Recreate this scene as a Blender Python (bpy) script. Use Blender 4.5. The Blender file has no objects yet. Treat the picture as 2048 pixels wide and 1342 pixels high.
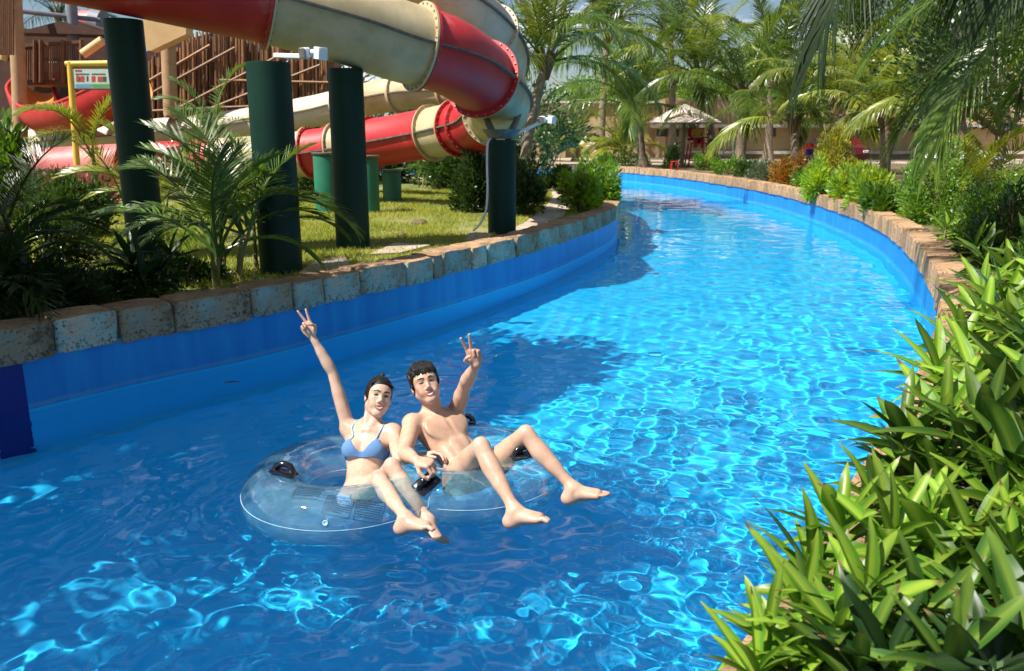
import bpy, bmesh, math, random
import numpy as np
from mathutils import Vector, Matrix, Quaternion
from mathutils.geometry import tessellate_polygon
random.seed(7)
SC = bpy.context.scene
COL = SC.collection
# ------------------------------------------------------------------ camera
CAM_H, CAM_F, CAM_PITCH = 2.1, 1650.0, math.radians(13.6)
cam = bpy.data.cameras.new('camera'); camo = bpy.data.objects.new('camera', cam); COL.objects.link(camo)
camo.location = (0, 0, CAM_H); camo.rotation_euler = (math.radians(90) - CAM_PITCH, 0, 0)
cam.sensor_width = 36; cam.lens = CAM_F / 2048 * 36; cam.clip_start = .05; cam.clip_end = 3000
cam.dof.use_dof = True; cam.dof.focus_distance = 5.1; cam.dof.aperture_fstop = 4.5
SC.camera = camo
# ------------------------------------------------------------------ sky and sun
SUN_EL = math.radians(55); SUN_AZ = Vector((-.89, -.46)).normalized()
TO_SUN = Vector((SUN_AZ.x * math.cos(SUN_EL), SUN_AZ.y * math.cos(SUN_EL), math.sin(SUN_EL)))
W = bpy.data.worlds.new('World'); SC.world = W; W.use_nodes = True
nt = W.node_tree; bg = nt.nodes['Background']
sky = nt.nodes.new('ShaderNodeTexSky'); sky.sky_type = 'NISHITA'; sky.sun_disc = False
sky.sun_elevation = SUN_EL; sky.sun_rotation = math.atan2(TO_SUN.x, TO_SUN.y)
sky.air_density = 1.0; sky.dust_density = .6; sky.ozone_density = 1.6
tc = nt.nodes.new('ShaderNodeTexCoord'); mp = nt.nodes.new('ShaderNodeMapping'); mp.inputs['Scale'].default_value = (1.5, 1.5, 4.5)
cn = nt.nodes.new('ShaderNodeTexNoise'); cn.inputs['Scale'].default_value = 2.6; cn.inputs['Detail'].default_value = 7; cn.inputs['Roughness'].default_value = .6
cr = nt.nodes.new('ShaderNodeValToRGB'); cr.color_ramp.elements[0].position = .52; cr.color_ramp.elements[1].position = .7
mx = nt.nodes.new('ShaderNodeMix'); mx.data_type = 'RGBA'; mx.inputs['B'].default_value = (15, 15.5, 16.4, 1)
nt.links.new(tc.outputs['Generated'], mp.inputs[0]); nt.links.new(mp.outputs[0], cn.inputs['Vector']); nt.links.new(cn.outputs[0], cr.inputs[0])
nt.links.new(cr.outputs[0], mx.inputs['Factor']); nt.links.new(sky.outputs[0], mx.inputs['A']); nt.links.new(mx.outputs['Result'], bg.inputs[0])
bg.inputs[1].default_value = .052
sl = bpy.data.lights.new('sun', 'SUN'); sl.energy = 5.0; sl.angle = math.radians(.5); sl.color = (1, .95, .86)
slo = bpy.data.objects.new('sun', sl); COL.objects.link(slo); slo.rotation_euler = TO_SUN.to_track_quat('Z', 'Y').to_euler()
slo.location = TO_SUN * 60
sl.cycles.is_caustics_light = True
SC.view_settings.view_transform = 'Standard'; SC.view_settings.look = 'None'; SC.view_settings.gamma = 1
SC.view_settings.use_curve_mapping = False; SC.view_settings.exposure = .88
SC.render.engine = 'CYCLES'
SC.cycles.use_denoising = True; SC.cycles.use_adaptive_sampling = True; SC.cycles.adaptive_threshold = .02
SC.cycles.max_bounces = 10; SC.cycles.diffuse_bounces = 3; SC.cycles.glossy_bounces = 4; SC.cycles.transmission_bounces = 6; SC.cycles.transparent_max_bounces = 24
SC.cycles.sample_clamp_indirect = 4

# ------------------------------------------------------------------ placing helpers (a photograph's point turned into a place)
_c, _s = math.cos(CAM_PITCH), math.sin(CAM_PITCH)
def ray(px, py):
    u = (px - 1024) / CAM_F; v = (671 - py) / CAM_F
    return Vector((u, _c + v * _s, -_s + v * _c))
def G(px, py, z=.6):
    d = ray(px, py); t = (z - CAM_H) / d.z
    return Vector((0, 0, CAM_H)) + d * t
def A(px, py, Y):
    d = ray(px, py); return Vector((0, 0, CAM_H)) + d * (Y / d.y)
def J(par, px, py, L, near=True):
    """the joint on the sight line at bone length L from its parent"""
    o = Vector((0, 0, CAM_H)); d = ray(px, py).normalized(); w = par - o
    tm = w.dot(d); h2 = L * L - (w - d * tm).length_squared
    if h2 <= 0: return o + d * tm
    return o + d * (tm - math.sqrt(h2) if near else tm + math.sqrt(h2))

# ------------------------------------------------------------------ object helpers
def tag(o, label=None, cat=None, group=None, kind=None):
    if label: o['label'] = label
    if cat: o['category'] = cat
    if group: o['group'] = group
    if kind: o['kind'] = kind
    return o
def empty(name, loc=(0, 0, 0), rz=0, label=None, cat=None, group=None):
    o = bpy.data.objects.new(name, None); COL.objects.link(o); o.location = loc; o.rotation_euler = (0, 0, rz)
    o.empty_display_size = .1
    return tag(o, label, cat, group)
def link(name, me, parent=None, loc=None, rot=None, scale=None):
    o = bpy.data.objects.new(name, me); COL.objects.link(o)
    if parent is not None: o.parent = parent
    if loc is not None: o.location = loc
    if rot is not None: o.rotation_euler = rot
    if scale is not None: o.scale = (scale,) * 3 if isinstance(scale, (int, float)) else scale
    return o
def mesh(name, v, f, m=None, smooth=False):
    me = bpy.data.meshes.new(name)
    me.from_pydata([tuple(p) for p in v] if not isinstance(v, np.ndarray) else v.tolist(), [], f if not isinstance(f, np.ndarray) else f.tolist())
    if m is not None:
        for q in (m if isinstance(m, (list, tuple)) else [m]): me.materials.append(q)
    if smooth: me.polygons.foreach_set('use_smooth', np.ones(len(me.polygons), bool))
    me.update(); return me
def nmesh(name, V, F, m=None, smooth=True):
    """fast mesh from numpy arrays, F is (n,3) or (n,4)"""
    me = bpy.data.meshes.new(name); V = np.ascontiguousarray(V, dtype=np.float32); F = np.ascontiguousarray(F, dtype=np.int32)
    k = F.shape[1]
    me.vertices.add(len(V)); me.vertices.foreach_set('co', V.ravel())
    me.loops.add(F.size); me.loops.foreach_set('vertex_index', F.ravel())
    me.polygons.add(len(F)); me.polygons.foreach_set('loop_start', np.arange(0, F.size, k, dtype=np.int32))
    if smooth: me.polygons.foreach_set('use_smooth', np.ones(len(F), bool))
    me.update(calc_edges=True)
    if m is not None: me.materials.append(m)
    return me
class MB:
    """collects simple shapes into one mesh"""
    def __init__(s): s.v = []; s.f = []
    def add(s, v, f):
        n = len(s.v); s.v += [tuple(p) for p in v]; s.f += [tuple(i + n for i in q) for q in f]; return s
    def box(s, c, d, R=None, bev=0):
        x, y, z = d[0] / 2, d[1] / 2, d[2] / 2; c = Vector(c)
        if bev <= 0:
            P = [Vector((a * x, b * y, e * z)) for e in (-1, 1) for a, b in ((-1, -1), (1, -1), (1, 1), (-1, 1))]
            F = [(3, 2, 1, 0), (4, 5, 6, 7), (0, 1, 5, 4), (1, 2, 6, 5), (2, 3, 7, 6), (3, 0, 4, 7)]
        else:
            b_ = min(bev, x * .9, y * .9, z * .9); P = []; ring = []
            for e, in_ in ((-1, 1), (-1, 0), (1, 0), (1, 1)):
                zz = e * z if in_ else e * (z - b_); i = b_ if in_ else 0
                X, Y_ = x - i, y - i; q = b_ if not in_ else b_ * .6
                for (a, bb) in ((-X + q, -Y_), (X - q, -Y_), (X, -Y_ + q), (X, Y_ - q), (X - q, Y_), (-X + q, Y_), (-X, Y_ - q), (-X, -Y_ + q)):
                    P.append(Vector((a, bb, zz)))
            F = [tuple(range(7, -1, -1)), tuple(range(24, 32))]
            for k in range(3):
                for j in range(8): F.append((k * 8 + j, k * 8 + (j + 1) % 8, k * 8 + 8 + (j + 1) % 8, k * 8 + 8 + j))
        if R is not None: P = [R @ p for p in P]
        return s.add([c + p for p in P], F)
    def tube(s, pts, rad, n=10, cap=True, up=None):
        pts = [Vector(p) for p in pts]; R = rad if isinstance(rad, (list, tuple)) else [rad] * len(pts)
        V = []; F = []; prev = None
        for i, p in enumerate(pts):
            t = (pts[min(i + 1, len(pts) - 1)] - pts[max(i - 1, 0)]).normalized()
            if prev is None:
                a = Vector((0, 0, 1)) if abs(t.z) < .9 else Vector((1, 0, 0)); u = t.cross(a).normalized()
            else: u = (prev - t * prev.dot(t)).normalized()
            prev = u; w = t.cross(u)
            for k in range(n):
                an = 2 * math.pi * k / n; V.append(p + (u * math.cos(an) + w * math.sin(an)) * R[i])
        for i in range(len(pts) - 1):
            for k in range(n): F.append((i * n + k, i * n + (k + 1) % n, (i + 1) * n + (k + 1) % n, (i + 1) * n + k))
        if cap: F.append(tuple(range(n - 1, -1, -1))); F.append(tuple((len(pts) - 1) * n + k for k in range(n)))
        return s.add(V, F)
    def lathe(s, prof, n=24, c=(0, 0, 0)):
        V = []; F = []; c = Vector(c)
        for r, z in prof:
            for k in range(n):
                a = 2 * math.pi * k / n; V.append(c + Vector((r * math.cos(a), r * math.sin(a), z)))
        for i in range(len(prof) - 1):
            for k in range(n): F.append((i * n + k, i * n + (k + 1) % n, (i + 1) * n + (k + 1) % n, (i + 1) * n + k))
        F.append(tuple(range(n - 1, -1, -1))); F.append(tuple((len(prof) - 1) * n + k for k in range(n)))
        return s.add(V, F)
    def me(s, name, m, smooth=False): return mesh(name, s.v, s.f, m, smooth)
    def build(s, name, m, parent=None, smooth=False, loc=None, rot=None):
        me = s.me(name, m, smooth)
        if smooth: 
            try: me.set_sharp_from_angle(angle=math.radians(42))
            except Exception: pass
        return link(name, me, parent, loc, rot)

# ------------------------------------------------------------------ materials
def nodes(name):
    m = bpy.data.materials.new(name); m.use_nodes = True
    return m, m.node_tree, m.node_tree.nodes['Principled BSDF']
def ramp(t, stops):
    r = t.nodes.new('ShaderNodeValToRGB'); e = r.color_ramp.elements
    while len(e) < len(stops): e.new(.5)
    for k, (p, c) in enumerate(stops): e[k].position = p; e[k].color = (*c, 1)
    return r
def noise(t, scale, detail=5, rough=.6, coord='Object', vec=None):
    n = t.nodes.new('ShaderNodeTexNoise'); n.inputs['Scale'].default_value = scale; n.inputs['Detail'].default_value = detail; n.inputs['Roughness'].default_value = rough
    c = t.nodes.new('ShaderNodeTexCoord')
    if vec:
        mp = t.nodes.new('ShaderNodeMapping'); mp.inputs['Scale'].default_value = vec
        t.links.new(c.outputs[coord], mp.inputs[0]); t.links.new(mp.outputs[0], n.inputs['Vector'])
    else: t.links.new(c.outputs[coord], n.inputs['Vector'])
    return n
def bump(t, b, src, strength=.3, dist=.01):
    u = t.nodes.new('ShaderNodeBump'); u.inputs['Strength'].default_value = strength; u.inputs['Distance'].default_value = dist
    t.links.new(src, u.inputs['Height']); t.links.new(u.outputs[0], b.inputs['Normal']); return u
def surf(name, cols, rough=.6, scale=3, bstr=.2, bscale=None, bdist=.01, spec=.5, vec=None, var=0, metal=0, lo=.35, hi=.65):
    """noise-mottled surface; var = how much each object differs in value"""
    m, t, b = nodes(name)
    n = noise(t, scale, 6, .62, vec=vec)
    k = len(cols); r = ramp(t, [(lo + (hi - lo) * i / max(k - 1, 1), c) for i, c in enumerate(cols)])
    t.links.new(n.outputs[0], r.inputs[0]); out = r.outputs[0]
    if var:
        oi = t.nodes.new('ShaderNodeObjectInfo'); mr = t.nodes.new('ShaderNodeMapRange'); mr.inputs['To Min'].default_value = 1 - var; mr.inputs['To Max'].default_value = 1 + var
        t.links.new(oi.outputs['Random'], mr.inputs[0])
        hs = t.nodes.new('ShaderNodeHueSaturation'); t.links.new(mr.outputs[0], hs.inputs['Value']); t.links.new(out, hs.inputs['Color']); out = hs.outputs[0]
    t.links.new(out, b.inputs['Base Color'])
    b.inputs['Roughness'].default_value = rough; b.inputs['Specular IOR Level'].default_value = spec; b.inputs['Metallic'].default_value = metal
    if bstr: n2 = noise(t, bscale or scale * 6, 6, .65); bump(t, b, n2.outputs[0], bstr, bdist)
    return m
def leafmat(name, c0, c1, rough=.4, trans=.3, tcol=None, scale=.9, dead=None, spec=.5, var=.25):
    m, t, b = nodes(name)
    n = noise(t, scale, 4, .6); st = [(.3, c0), (.7, c1)]
    if dead: st.append((.8, dead))
    r = ramp(t, st); t.links.new(n.outputs[0], r.inputs[0])
    oi = t.nodes.new('ShaderNodeObjectInfo'); mr = t.nodes.new('ShaderNodeMapRange'); mr.inputs['To Min'].default_value = 1 - var; mr.inputs['To Max'].default_value = 1 + var
    t.links.new(oi.outputs['Random'], mr.inputs[0]); hs = t.nodes.new('ShaderNodeHueSaturation')
    t.links.new(mr.outputs[0], hs.inputs['Value']); t.links.new(r.outputs[0], hs.inputs['Color'])
    t.links.new(hs.outputs[0], b.inputs['Base Color']); b.inputs['Roughness'].default_value = rough; b.inputs['Specular IOR Level'].default_value = spec
    tr = t.nodes.new('ShaderNodeBsdfTranslucent'); mxs = t.nodes.new('ShaderNodeMixShader'); mxs.inputs[0].default_value = trans
    h2 = t.nodes.new('ShaderNodeHueSaturation'); h2.inputs['Value'].default_value = 1.7; h2.inputs['Saturation'].default_value = 1.1; h2.inputs['Hue'].default_value = .485
    t.links.new(hs.outputs[0], h2.inputs['Color']); t.links.new(h2.outputs[0], tr.inputs[0])
    o = t.nodes['Material Output']; t.links.new(b.outputs[0], mxs.inputs[1]); t.links.new(tr.outputs[0], mxs.inputs[2]); t.links.new(mxs.outputs[0], o.inputs[0])
    return m
M = {}
# ================================================================== the setting: banks, pool, water
from mathutils import noise as mnoise
def catmull(P, step):
    P = [np.array(p, float) for p in P]; out = []
    for i in range(len(P) - 1):
        p0 = P[i - 1] if i else 2 * P[0] - P[1]; p1, p2 = P[i], P[i + 1]; p3 = P[i + 2] if i + 2 < len(P) else 2 * P[-1] - P[-2]
        n = max(2, int(np.linalg.norm(p2 - p1) / step))
        for t in np.arange(n) / n:
            out.append(.5 * ((2 * p1) + (-p0 + p2) * t + (2 * p0 - 5 * p1 + 4 * p2 - p3) * t * t + (-p0 + 3 * p1 - 3 * p2 + p3) * t ** 3))
    out.append(P[-1]); return np.array(out)
LPTS = [(-8.6, -6), (-7.2, 0), (-5.4, 3.6), (-4.45, 5.1), (-3.84, 6.02), (-3.2, 6.85), (-2.46, 7.68), (-1.64, 8.86), (-.84, 10.13), (-.32, 11.05), (.4, 12.45), (1.05, 14.0), (1.76, 15.95),
        (2.2, 17.5), (2.5, 19.3), (2.72, 21.4), (2.7, 23.4), (2.35, 25.6), (1.5, 27.8), (0, 29.8), (-2.5, 31.4), (-8, 33.2), (-30, 36)]
RPTS = [(-2.6, -6), (-1.2, -1), (-.15, .85), (.25, 1.53), (.55, 2.0), (.87, 2.44), (1.47, 3.3), (2.4, 4.75), (3.3, 6.25), (4.05, 7.7), (4.75, 9.25), (5.4, 10.9), (6.1, 12.95), (6.86, 15.6), (7.36, 18.6),
        (7.66, 21.4), (7.8, 24.5), (7.72, 27.4), (7.26, 32.0), (6.3, 36.9), (4.7, 40.9), (2.6, 43.6), (0, 45.6), (-4, 47.3), (-30, 51)]
LC = catmull(LPTS, .12); RC = catmull(RPTS, .12)
def frames(C):
    T = np.gradient(C, axis=0); T /= np.linalg.norm(T, axis=1)[:, None]
    S = np.concatenate([[0], np.cumsum(np.linalg.norm(np.diff(C, axis=0), axis=1))])
    return T, S
LT, LS = frames(LC); RT, RS = frames(RC)
LN = np.stack([-LT[:, 1], LT[:, 0]], 1); RN = np.stack([RT[:, 1], -RT[:, 0]], 1)     # towards the land
Z_TOP, Z_BOT, Z_FLOOR, Z_LAWN = .69, .405, -.95, .6

M['pool'] = surf('pool_paint', [(.012, .48, .84), (.016, .52, .88)], rough=.45, scale=1.2, bstr=.05, bscale=30)
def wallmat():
    m, t, b = nodes('pool_wall_baked_light'); n = noise(t, 2.2, 7, .62, vec=(2.2, 2.2, .25)); r = ramp(t, [(.3, (.006, .17, .54)), (.55, (.01, .23, .62)), (.75, (.03, .3, .66))]); t.links.new(n.outputs[0], r.inputs[0]); c = t.nodes.new('ShaderNodeTexCoord'); sp = t.nodes.new('ShaderNodeSeparateXYZ'); t.links.new(c.outputs['Object'], sp.inputs[0])
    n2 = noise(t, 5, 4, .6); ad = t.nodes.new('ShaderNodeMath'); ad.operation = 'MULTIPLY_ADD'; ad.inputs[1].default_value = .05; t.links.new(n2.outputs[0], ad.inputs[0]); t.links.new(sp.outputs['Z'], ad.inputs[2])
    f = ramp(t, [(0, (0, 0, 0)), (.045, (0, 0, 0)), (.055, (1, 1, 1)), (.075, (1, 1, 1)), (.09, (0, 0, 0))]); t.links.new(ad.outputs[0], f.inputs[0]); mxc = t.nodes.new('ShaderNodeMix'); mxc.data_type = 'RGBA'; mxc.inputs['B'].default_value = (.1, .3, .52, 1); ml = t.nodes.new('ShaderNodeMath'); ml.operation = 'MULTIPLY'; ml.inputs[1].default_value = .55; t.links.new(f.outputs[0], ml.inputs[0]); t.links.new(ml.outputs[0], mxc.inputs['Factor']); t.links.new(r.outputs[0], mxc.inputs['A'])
    lt = t.nodes.new('ShaderNodeMath'); lt.operation = 'LESS_THAN'; lt.inputs[1].default_value = .012; t.links.new(sp.outputs['Z'], lt.inputs[0]); m2 = t.nodes.new('ShaderNodeMix'); m2.data_type = 'RGBA'; m2.inputs['B'].default_value = (.014, .48, .85, 1); t.links.new(lt.outputs[0], m2.inputs['Factor']); t.links.new(mxc.outputs['Result'], m2.inputs['A'])  # dry band kept darker, submerged part brightened: pool light put into the colour
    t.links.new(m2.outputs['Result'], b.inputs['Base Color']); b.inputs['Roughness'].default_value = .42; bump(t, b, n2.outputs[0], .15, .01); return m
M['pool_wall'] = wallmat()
M['navy'] = surf('navy_paint', [(.002, .008, .16), (.003, .012, .2)], rough=.4, scale=3)
def strip(name, C, N, z0, z1, off, m):
    V = []; n = len(C)
    for z in (z0, z1): V += [(C[i, 0] + N[i, 0] * off, C[i, 1] + N[i, 1] * off, z) for i in range(n)]
    return mesh(name, V, [(i, i + 1, n + i + 1, n + i) for i in range(n - 1)], m, True)
pf = link('pool_floor', mesh('pool_floor', [(-34, -8, Z_FLOOR), (14, -8, Z_FLOOR), (14, 54, Z_FLOOR), (-34, 54, Z_FLOOR)], [(0, 1, 2, 3)], M['pool'])); tag(pf, kind='structure')
pf.cycles.is_caustics_receiver = True
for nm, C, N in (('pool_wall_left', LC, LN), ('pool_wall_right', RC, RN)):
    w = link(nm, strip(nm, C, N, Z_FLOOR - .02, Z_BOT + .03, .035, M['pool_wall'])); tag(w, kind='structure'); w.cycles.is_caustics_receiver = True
# dark painted stripe down the left wall
i0 = int(np.argmin(np.hypot(LC[:, 0] + 3.86, LC[:, 1] - 6.0))); st = MB(); ii = range(i0 - 2, i0 + 2)
pl = link('wall_stripe', strip('wall_stripe', LC[i0 - 1:i0 + 2], LN[i0 - 1:i0 + 2], Z_FLOOR, Z_BOT + .02, .03, M['navy'])); tag(pl, kind='structure'); pl.cycles.is_caustics_receiver = True

# ---- water
def inside(px, py, poly):
    r = np.zeros(px.shape, bool); x0, y0 = poly[-1]
    for x1, y1 in poly:
        c = ((y1 > py) != (y0 > py)) & (px < (x0 - x1) * (py - y1) / (y0 - y1 + 1e-12) + x1); r ^= c; x0, y0 = x1, y1
    return r
def build_water():
    r = [1.0]
    while r[-1] < 56: r.append(r[-1] + max(.011, .003 * r[-1] if r[-1] < 14 else .0055 * r[-1]))
    r = np.array(r); t = np.radians(np.linspace(22, 160, 960)); R, T = np.meshgrid(r, t, indexing='ij')
    X = R * np.cos(T) ; Y = R * np.sin(T) - .4
    rng = np.random.default_rng(5); Z = np.zeros_like(X)
    for i in range(96):
        L = .09 * (1.15 / .09) ** (rng.random() ** 1.25); a = rng.normal(.9, 1.3); k = 2 * math.pi / L
        att = np.clip((L / (.003 * R + .011) - 2.5) / 3, 0, 1)
        Z += att * .0024 * L * (1.1 if L < .25 else .45) * np.sin(k * (X * np.cos(a) + Y * np.sin(a)) + rng.random() * 6.28 + .9 * np.sin(.9 * X * np.sin(a) + .8 * Y * np.cos(a) + i))
    # calmer towards the left wall
    lx = np.interp(Y, LC[60:, 1][:200], LC[60:, 0][:200]); dl = np.clip((X - lx - .6) / 4.2, 0, 1)
    Z *= .38 + .72 * dl * dl * (3 - 2 * dl)
    # rings spreading from the floating couple
    for cx, cy, rr in ((-1.0, 4.54, .57), (-.26, 4.76, .55)):
        d = np.hypot(X - cx, Y - cy) - rr; Z += np.where(d > 0, 1, 0) * .0045 * np.exp(-np.clip(d, 0, 9) / .45) * np.sin(d * 38 + .6 * np.sin(3 * np.arctan2(Y - cy, X - cx)))
    poly = np.concatenate([LC + LN * .3, (RC + RN * .3)[::-1]])
    keep = inside(X, Y, poly); kf = keep[:-1, :-1] | keep[1:, :-1] | keep[1:, 1:] | keep[:-1, 1:]
    idx = np.arange(X.size).reshape(X.shape); F = np.stack([idx[:-1, :-1], idx[1:, :-1], idx[1:, 1:], idx[:-1, 1:]], -1)[kf]
    u, inv = np.unique(F, return_inverse=True); V = np.stack([X, Y, Z], -1).reshape(-1, 3)[u]
    return nmesh('pool_water', V, inv.reshape(-1, 4)[:, ::1], None)
wm = bpy.data.materials.new('water'); wm.use_nodes = True; wn = wm.node_tree.nodes; wn.clear()
gl = wn.new('ShaderNodeBsdfGlass'); gl.inputs['IOR'].default_value = 1.33; gl.inputs['Roughness'].default_value = 0; gl.inputs['Color'].default_value = (.93, .985, 1, 1)
wo_ = wn.new('ShaderNodeOutputMaterial'); wm.node_tree.links.new(gl.outputs[0], wo_.inputs[0])
wme = build_water(); wme.materials.append(wm)
water = link('pool_water', wme); tag(water, kind='structure'); water.cycles.is_caustics_caster = True

# ---- ground
M['soil'] = surf('soil', [(.05, .034, .018), (.13, .09, .05), (.2, .15, .09)], rough=.95, scale=1.4, bstr=.6, bscale=14, bdist=.04)
M['lawn'] = surf('lawn', [(.075, .09, .02), (.14, .17, .035), (.26, .22, .09)], rough=.95, scale=.9, bstr=.6, bscale=30, bdist=.03)
M['deck'] = surf('far_deck', [(.32, .27, .21), (.42, .36, .29)], rough=.85, scale=.7, bstr=.2, bscale=20)
def ground(name, ring, z, m):
    pts = [Vector((p[0], p[1], z)) for p in ring]; tri = tessellate_polygon([pts])
    me = mesh(name, pts, [t for t in tri], m); bm = bmesh.new(); bm.from_mesh(me); bmesh.ops.recalc_face_normals(bm, faces=bm.faces)
    if sum(f.normal.z for f in bm.faces) < 0: bmesh.ops.reverse_faces(bm, faces=bm.faces)
    bm.to_mesh(me); bm.free(); return tag(link(name, me), kind='structure')
g1 = (LC + LN * .27)[::2].tolist(); ground('lawn_ground', g1 + [(-300, 36), (-300, -60), (-9, -60)], Z_LAWN, M['lawn'])
g2 = (RC + RN * .27)[::2].tolist(); ground('ground', g2 + [(-400, 51), (-400, 900), (500, 900), (500, -60), (-2.5, -60)], Z_LAWN - .01, M['soil'])

# ---- stone coping, each stone a part
def stone_mat(name, teal, var):
    m, t, b = nodes(name)
    n = noise(t, 5, 8, .65); r = ramp(t, [(.28, (.15, .09, .05)), (.45, (.33, .2, .105)), (.62, (.44, .275, .155)), (.78, (.34, .29, .22))]); t.links.new(n.outputs[0], r.inputs[0]); out = r.outputs[0]
    geo = t.nodes.new('ShaderNodeNewGeometry'); sep = t.nodes.new('ShaderNodeSeparateXYZ'); t.links.new(geo.outputs['True Normal'], sep.inputs[0])
    if teal:
        n2 = noise(t, 2.4, 9, .68); r2 = ramp(t, [(.28, (.14, .1, .06)), (.4, (.36, .28, .18)), (.48, (.3, .3, .23)), (.56, (.27, .4, .37)), (.64, (.46, .42, .32)), (.76, (.34, .23, .14))]); o2 = t.nodes.new('ShaderNodeObjectInfo'); q2 = t.nodes.new('ShaderNodeMath'); q2.operation = 'MULTIPLY_ADD'; q2.inputs[1].default_value = .3; t.links.new(o2.outputs['Random'], q2.inputs[0]); s2 = t.nodes.new('ShaderNodeMath'); s2.operation = 'SUBTRACT'; s2.inputs[1].default_value = .15; t.links.new(n2.outputs[0], s2.inputs[0]); t.links.new(s2.outputs[0], q2.inputs[2]); t.links.new(q2.outputs[0], r2.inputs[0])
        mr = t.nodes.new('ShaderNodeMapRange'); mr.inputs['From Min'].default_value = .55; mr.inputs['From Max'].default_value = .15; t.links.new(sep.outputs['Z'], mr.inputs[0])
        mixc = t.nodes.new('ShaderNodeMix'); mixc.data_type = 'RGBA'; t.links.new(mr.outputs[0], mixc.inputs['Factor']); t.links.new(out, mixc.inputs['A']); t.links.new(r2.outputs[0], mixc.inputs['B']); out = mixc.outputs['Result']
    oi = t.nodes.new('ShaderNodeObjectInfo'); mr = t.nodes.new('ShaderNodeMapRange'); mr.inputs['To Min'].default_value = 1 - var; mr.inputs['To Max'].default_value = 1 + var; t.links.new(oi.outputs['Random'], mr.inputs[0])
    hs = t.nodes.new('ShaderNodeHueSaturation'); t.links.new(mr.outputs[0], hs.inputs['Value']); t.links.new(out, hs.inputs['Color']); out = hs.outputs[0]
    # pits and cracks
    v = t.nodes.new('ShaderNodeTexVoronoi'); v.feature = 'DISTANCE_TO_EDGE'; v.inputs['Scale'].default_value = 1.7; tcn = t.nodes.new('ShaderNodeTexCoord')
    nv = noise(t, 7, 4, .6); add = t.nodes.new('ShaderNodeVectorMath'); add.operation = 'ADD'; sc_ = t.nodes.new('ShaderNodeVectorMath'); sc_.operation = 'SCALE'; sc_.inputs['Scale'].default_value = .5
    t.links.new(nv.outputs['Color'], sc_.inputs[0]); t.links.new(tcn.outputs['Object'], add.inputs[0]); t.links.new(sc_.outputs[0], add.inputs[1]); t.links.new(add.outputs[0], v.inputs['Vector'])
    cr = t.nodes.new('ShaderNodeMapRange'); cr.inputs['From Max'].default_value = .011; cr.inputs['To Min'].default_value = .12; t.links.new(v.outputs['Distance'], cr.inputs[0])
    pn = noise(t, 38, 3, .7); pr = t.nodes.new('ShaderNodeMapRange'); pr.inputs['From Min'].default_value = .33; pr.inputs['From Max'].default_value = .4; t.links.new(pn.outputs[0], pr.inputs[0])
    mul = t.nodes.new('ShaderNodeMath'); mul.operation = 'MULTIPLY'; t.links.new(cr.outputs[0], mul.inputs[0]); t.links.new(pr.outputs[0], mul.inputs[1])
    dk = t.nodes.new('ShaderNodeMix'); dk.data_type = 'RGBA'; dk.inputs['A'].default_value = (.07, .05, .035, 1); t.links.new(mul.outputs[0], dk.inputs['Factor']); t.links.new(out, dk.inputs['B'])
    t.links.new(dk.outputs['Result'], b.inputs['Base Color']); b.inputs['Roughness'].default_value = .85
    n3 = noise(t, 22, 8, .7); m2 = t.nodes.new('ShaderNodeMath'); m2.operation = 'MULTIPLY_ADD'; m2.inputs[1].default_value = .8; t.links.new(mul.outputs[0], m2.inputs[0]); t.links.new(n3.outputs[0], m2.inputs[2])
    bump(t, b, m2.outputs[0], .8, .02); return m
M['stone_l'] = stone_mat('weathered_stone', True, .22); M['stone_r'] = stone_mat('tan_stone', False, .3)
M['mortar'] = surf('mortar', [(.06, .045, .03), (.12, .09, .06)], rough=.95, scale=8, bstr=.4)
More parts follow.
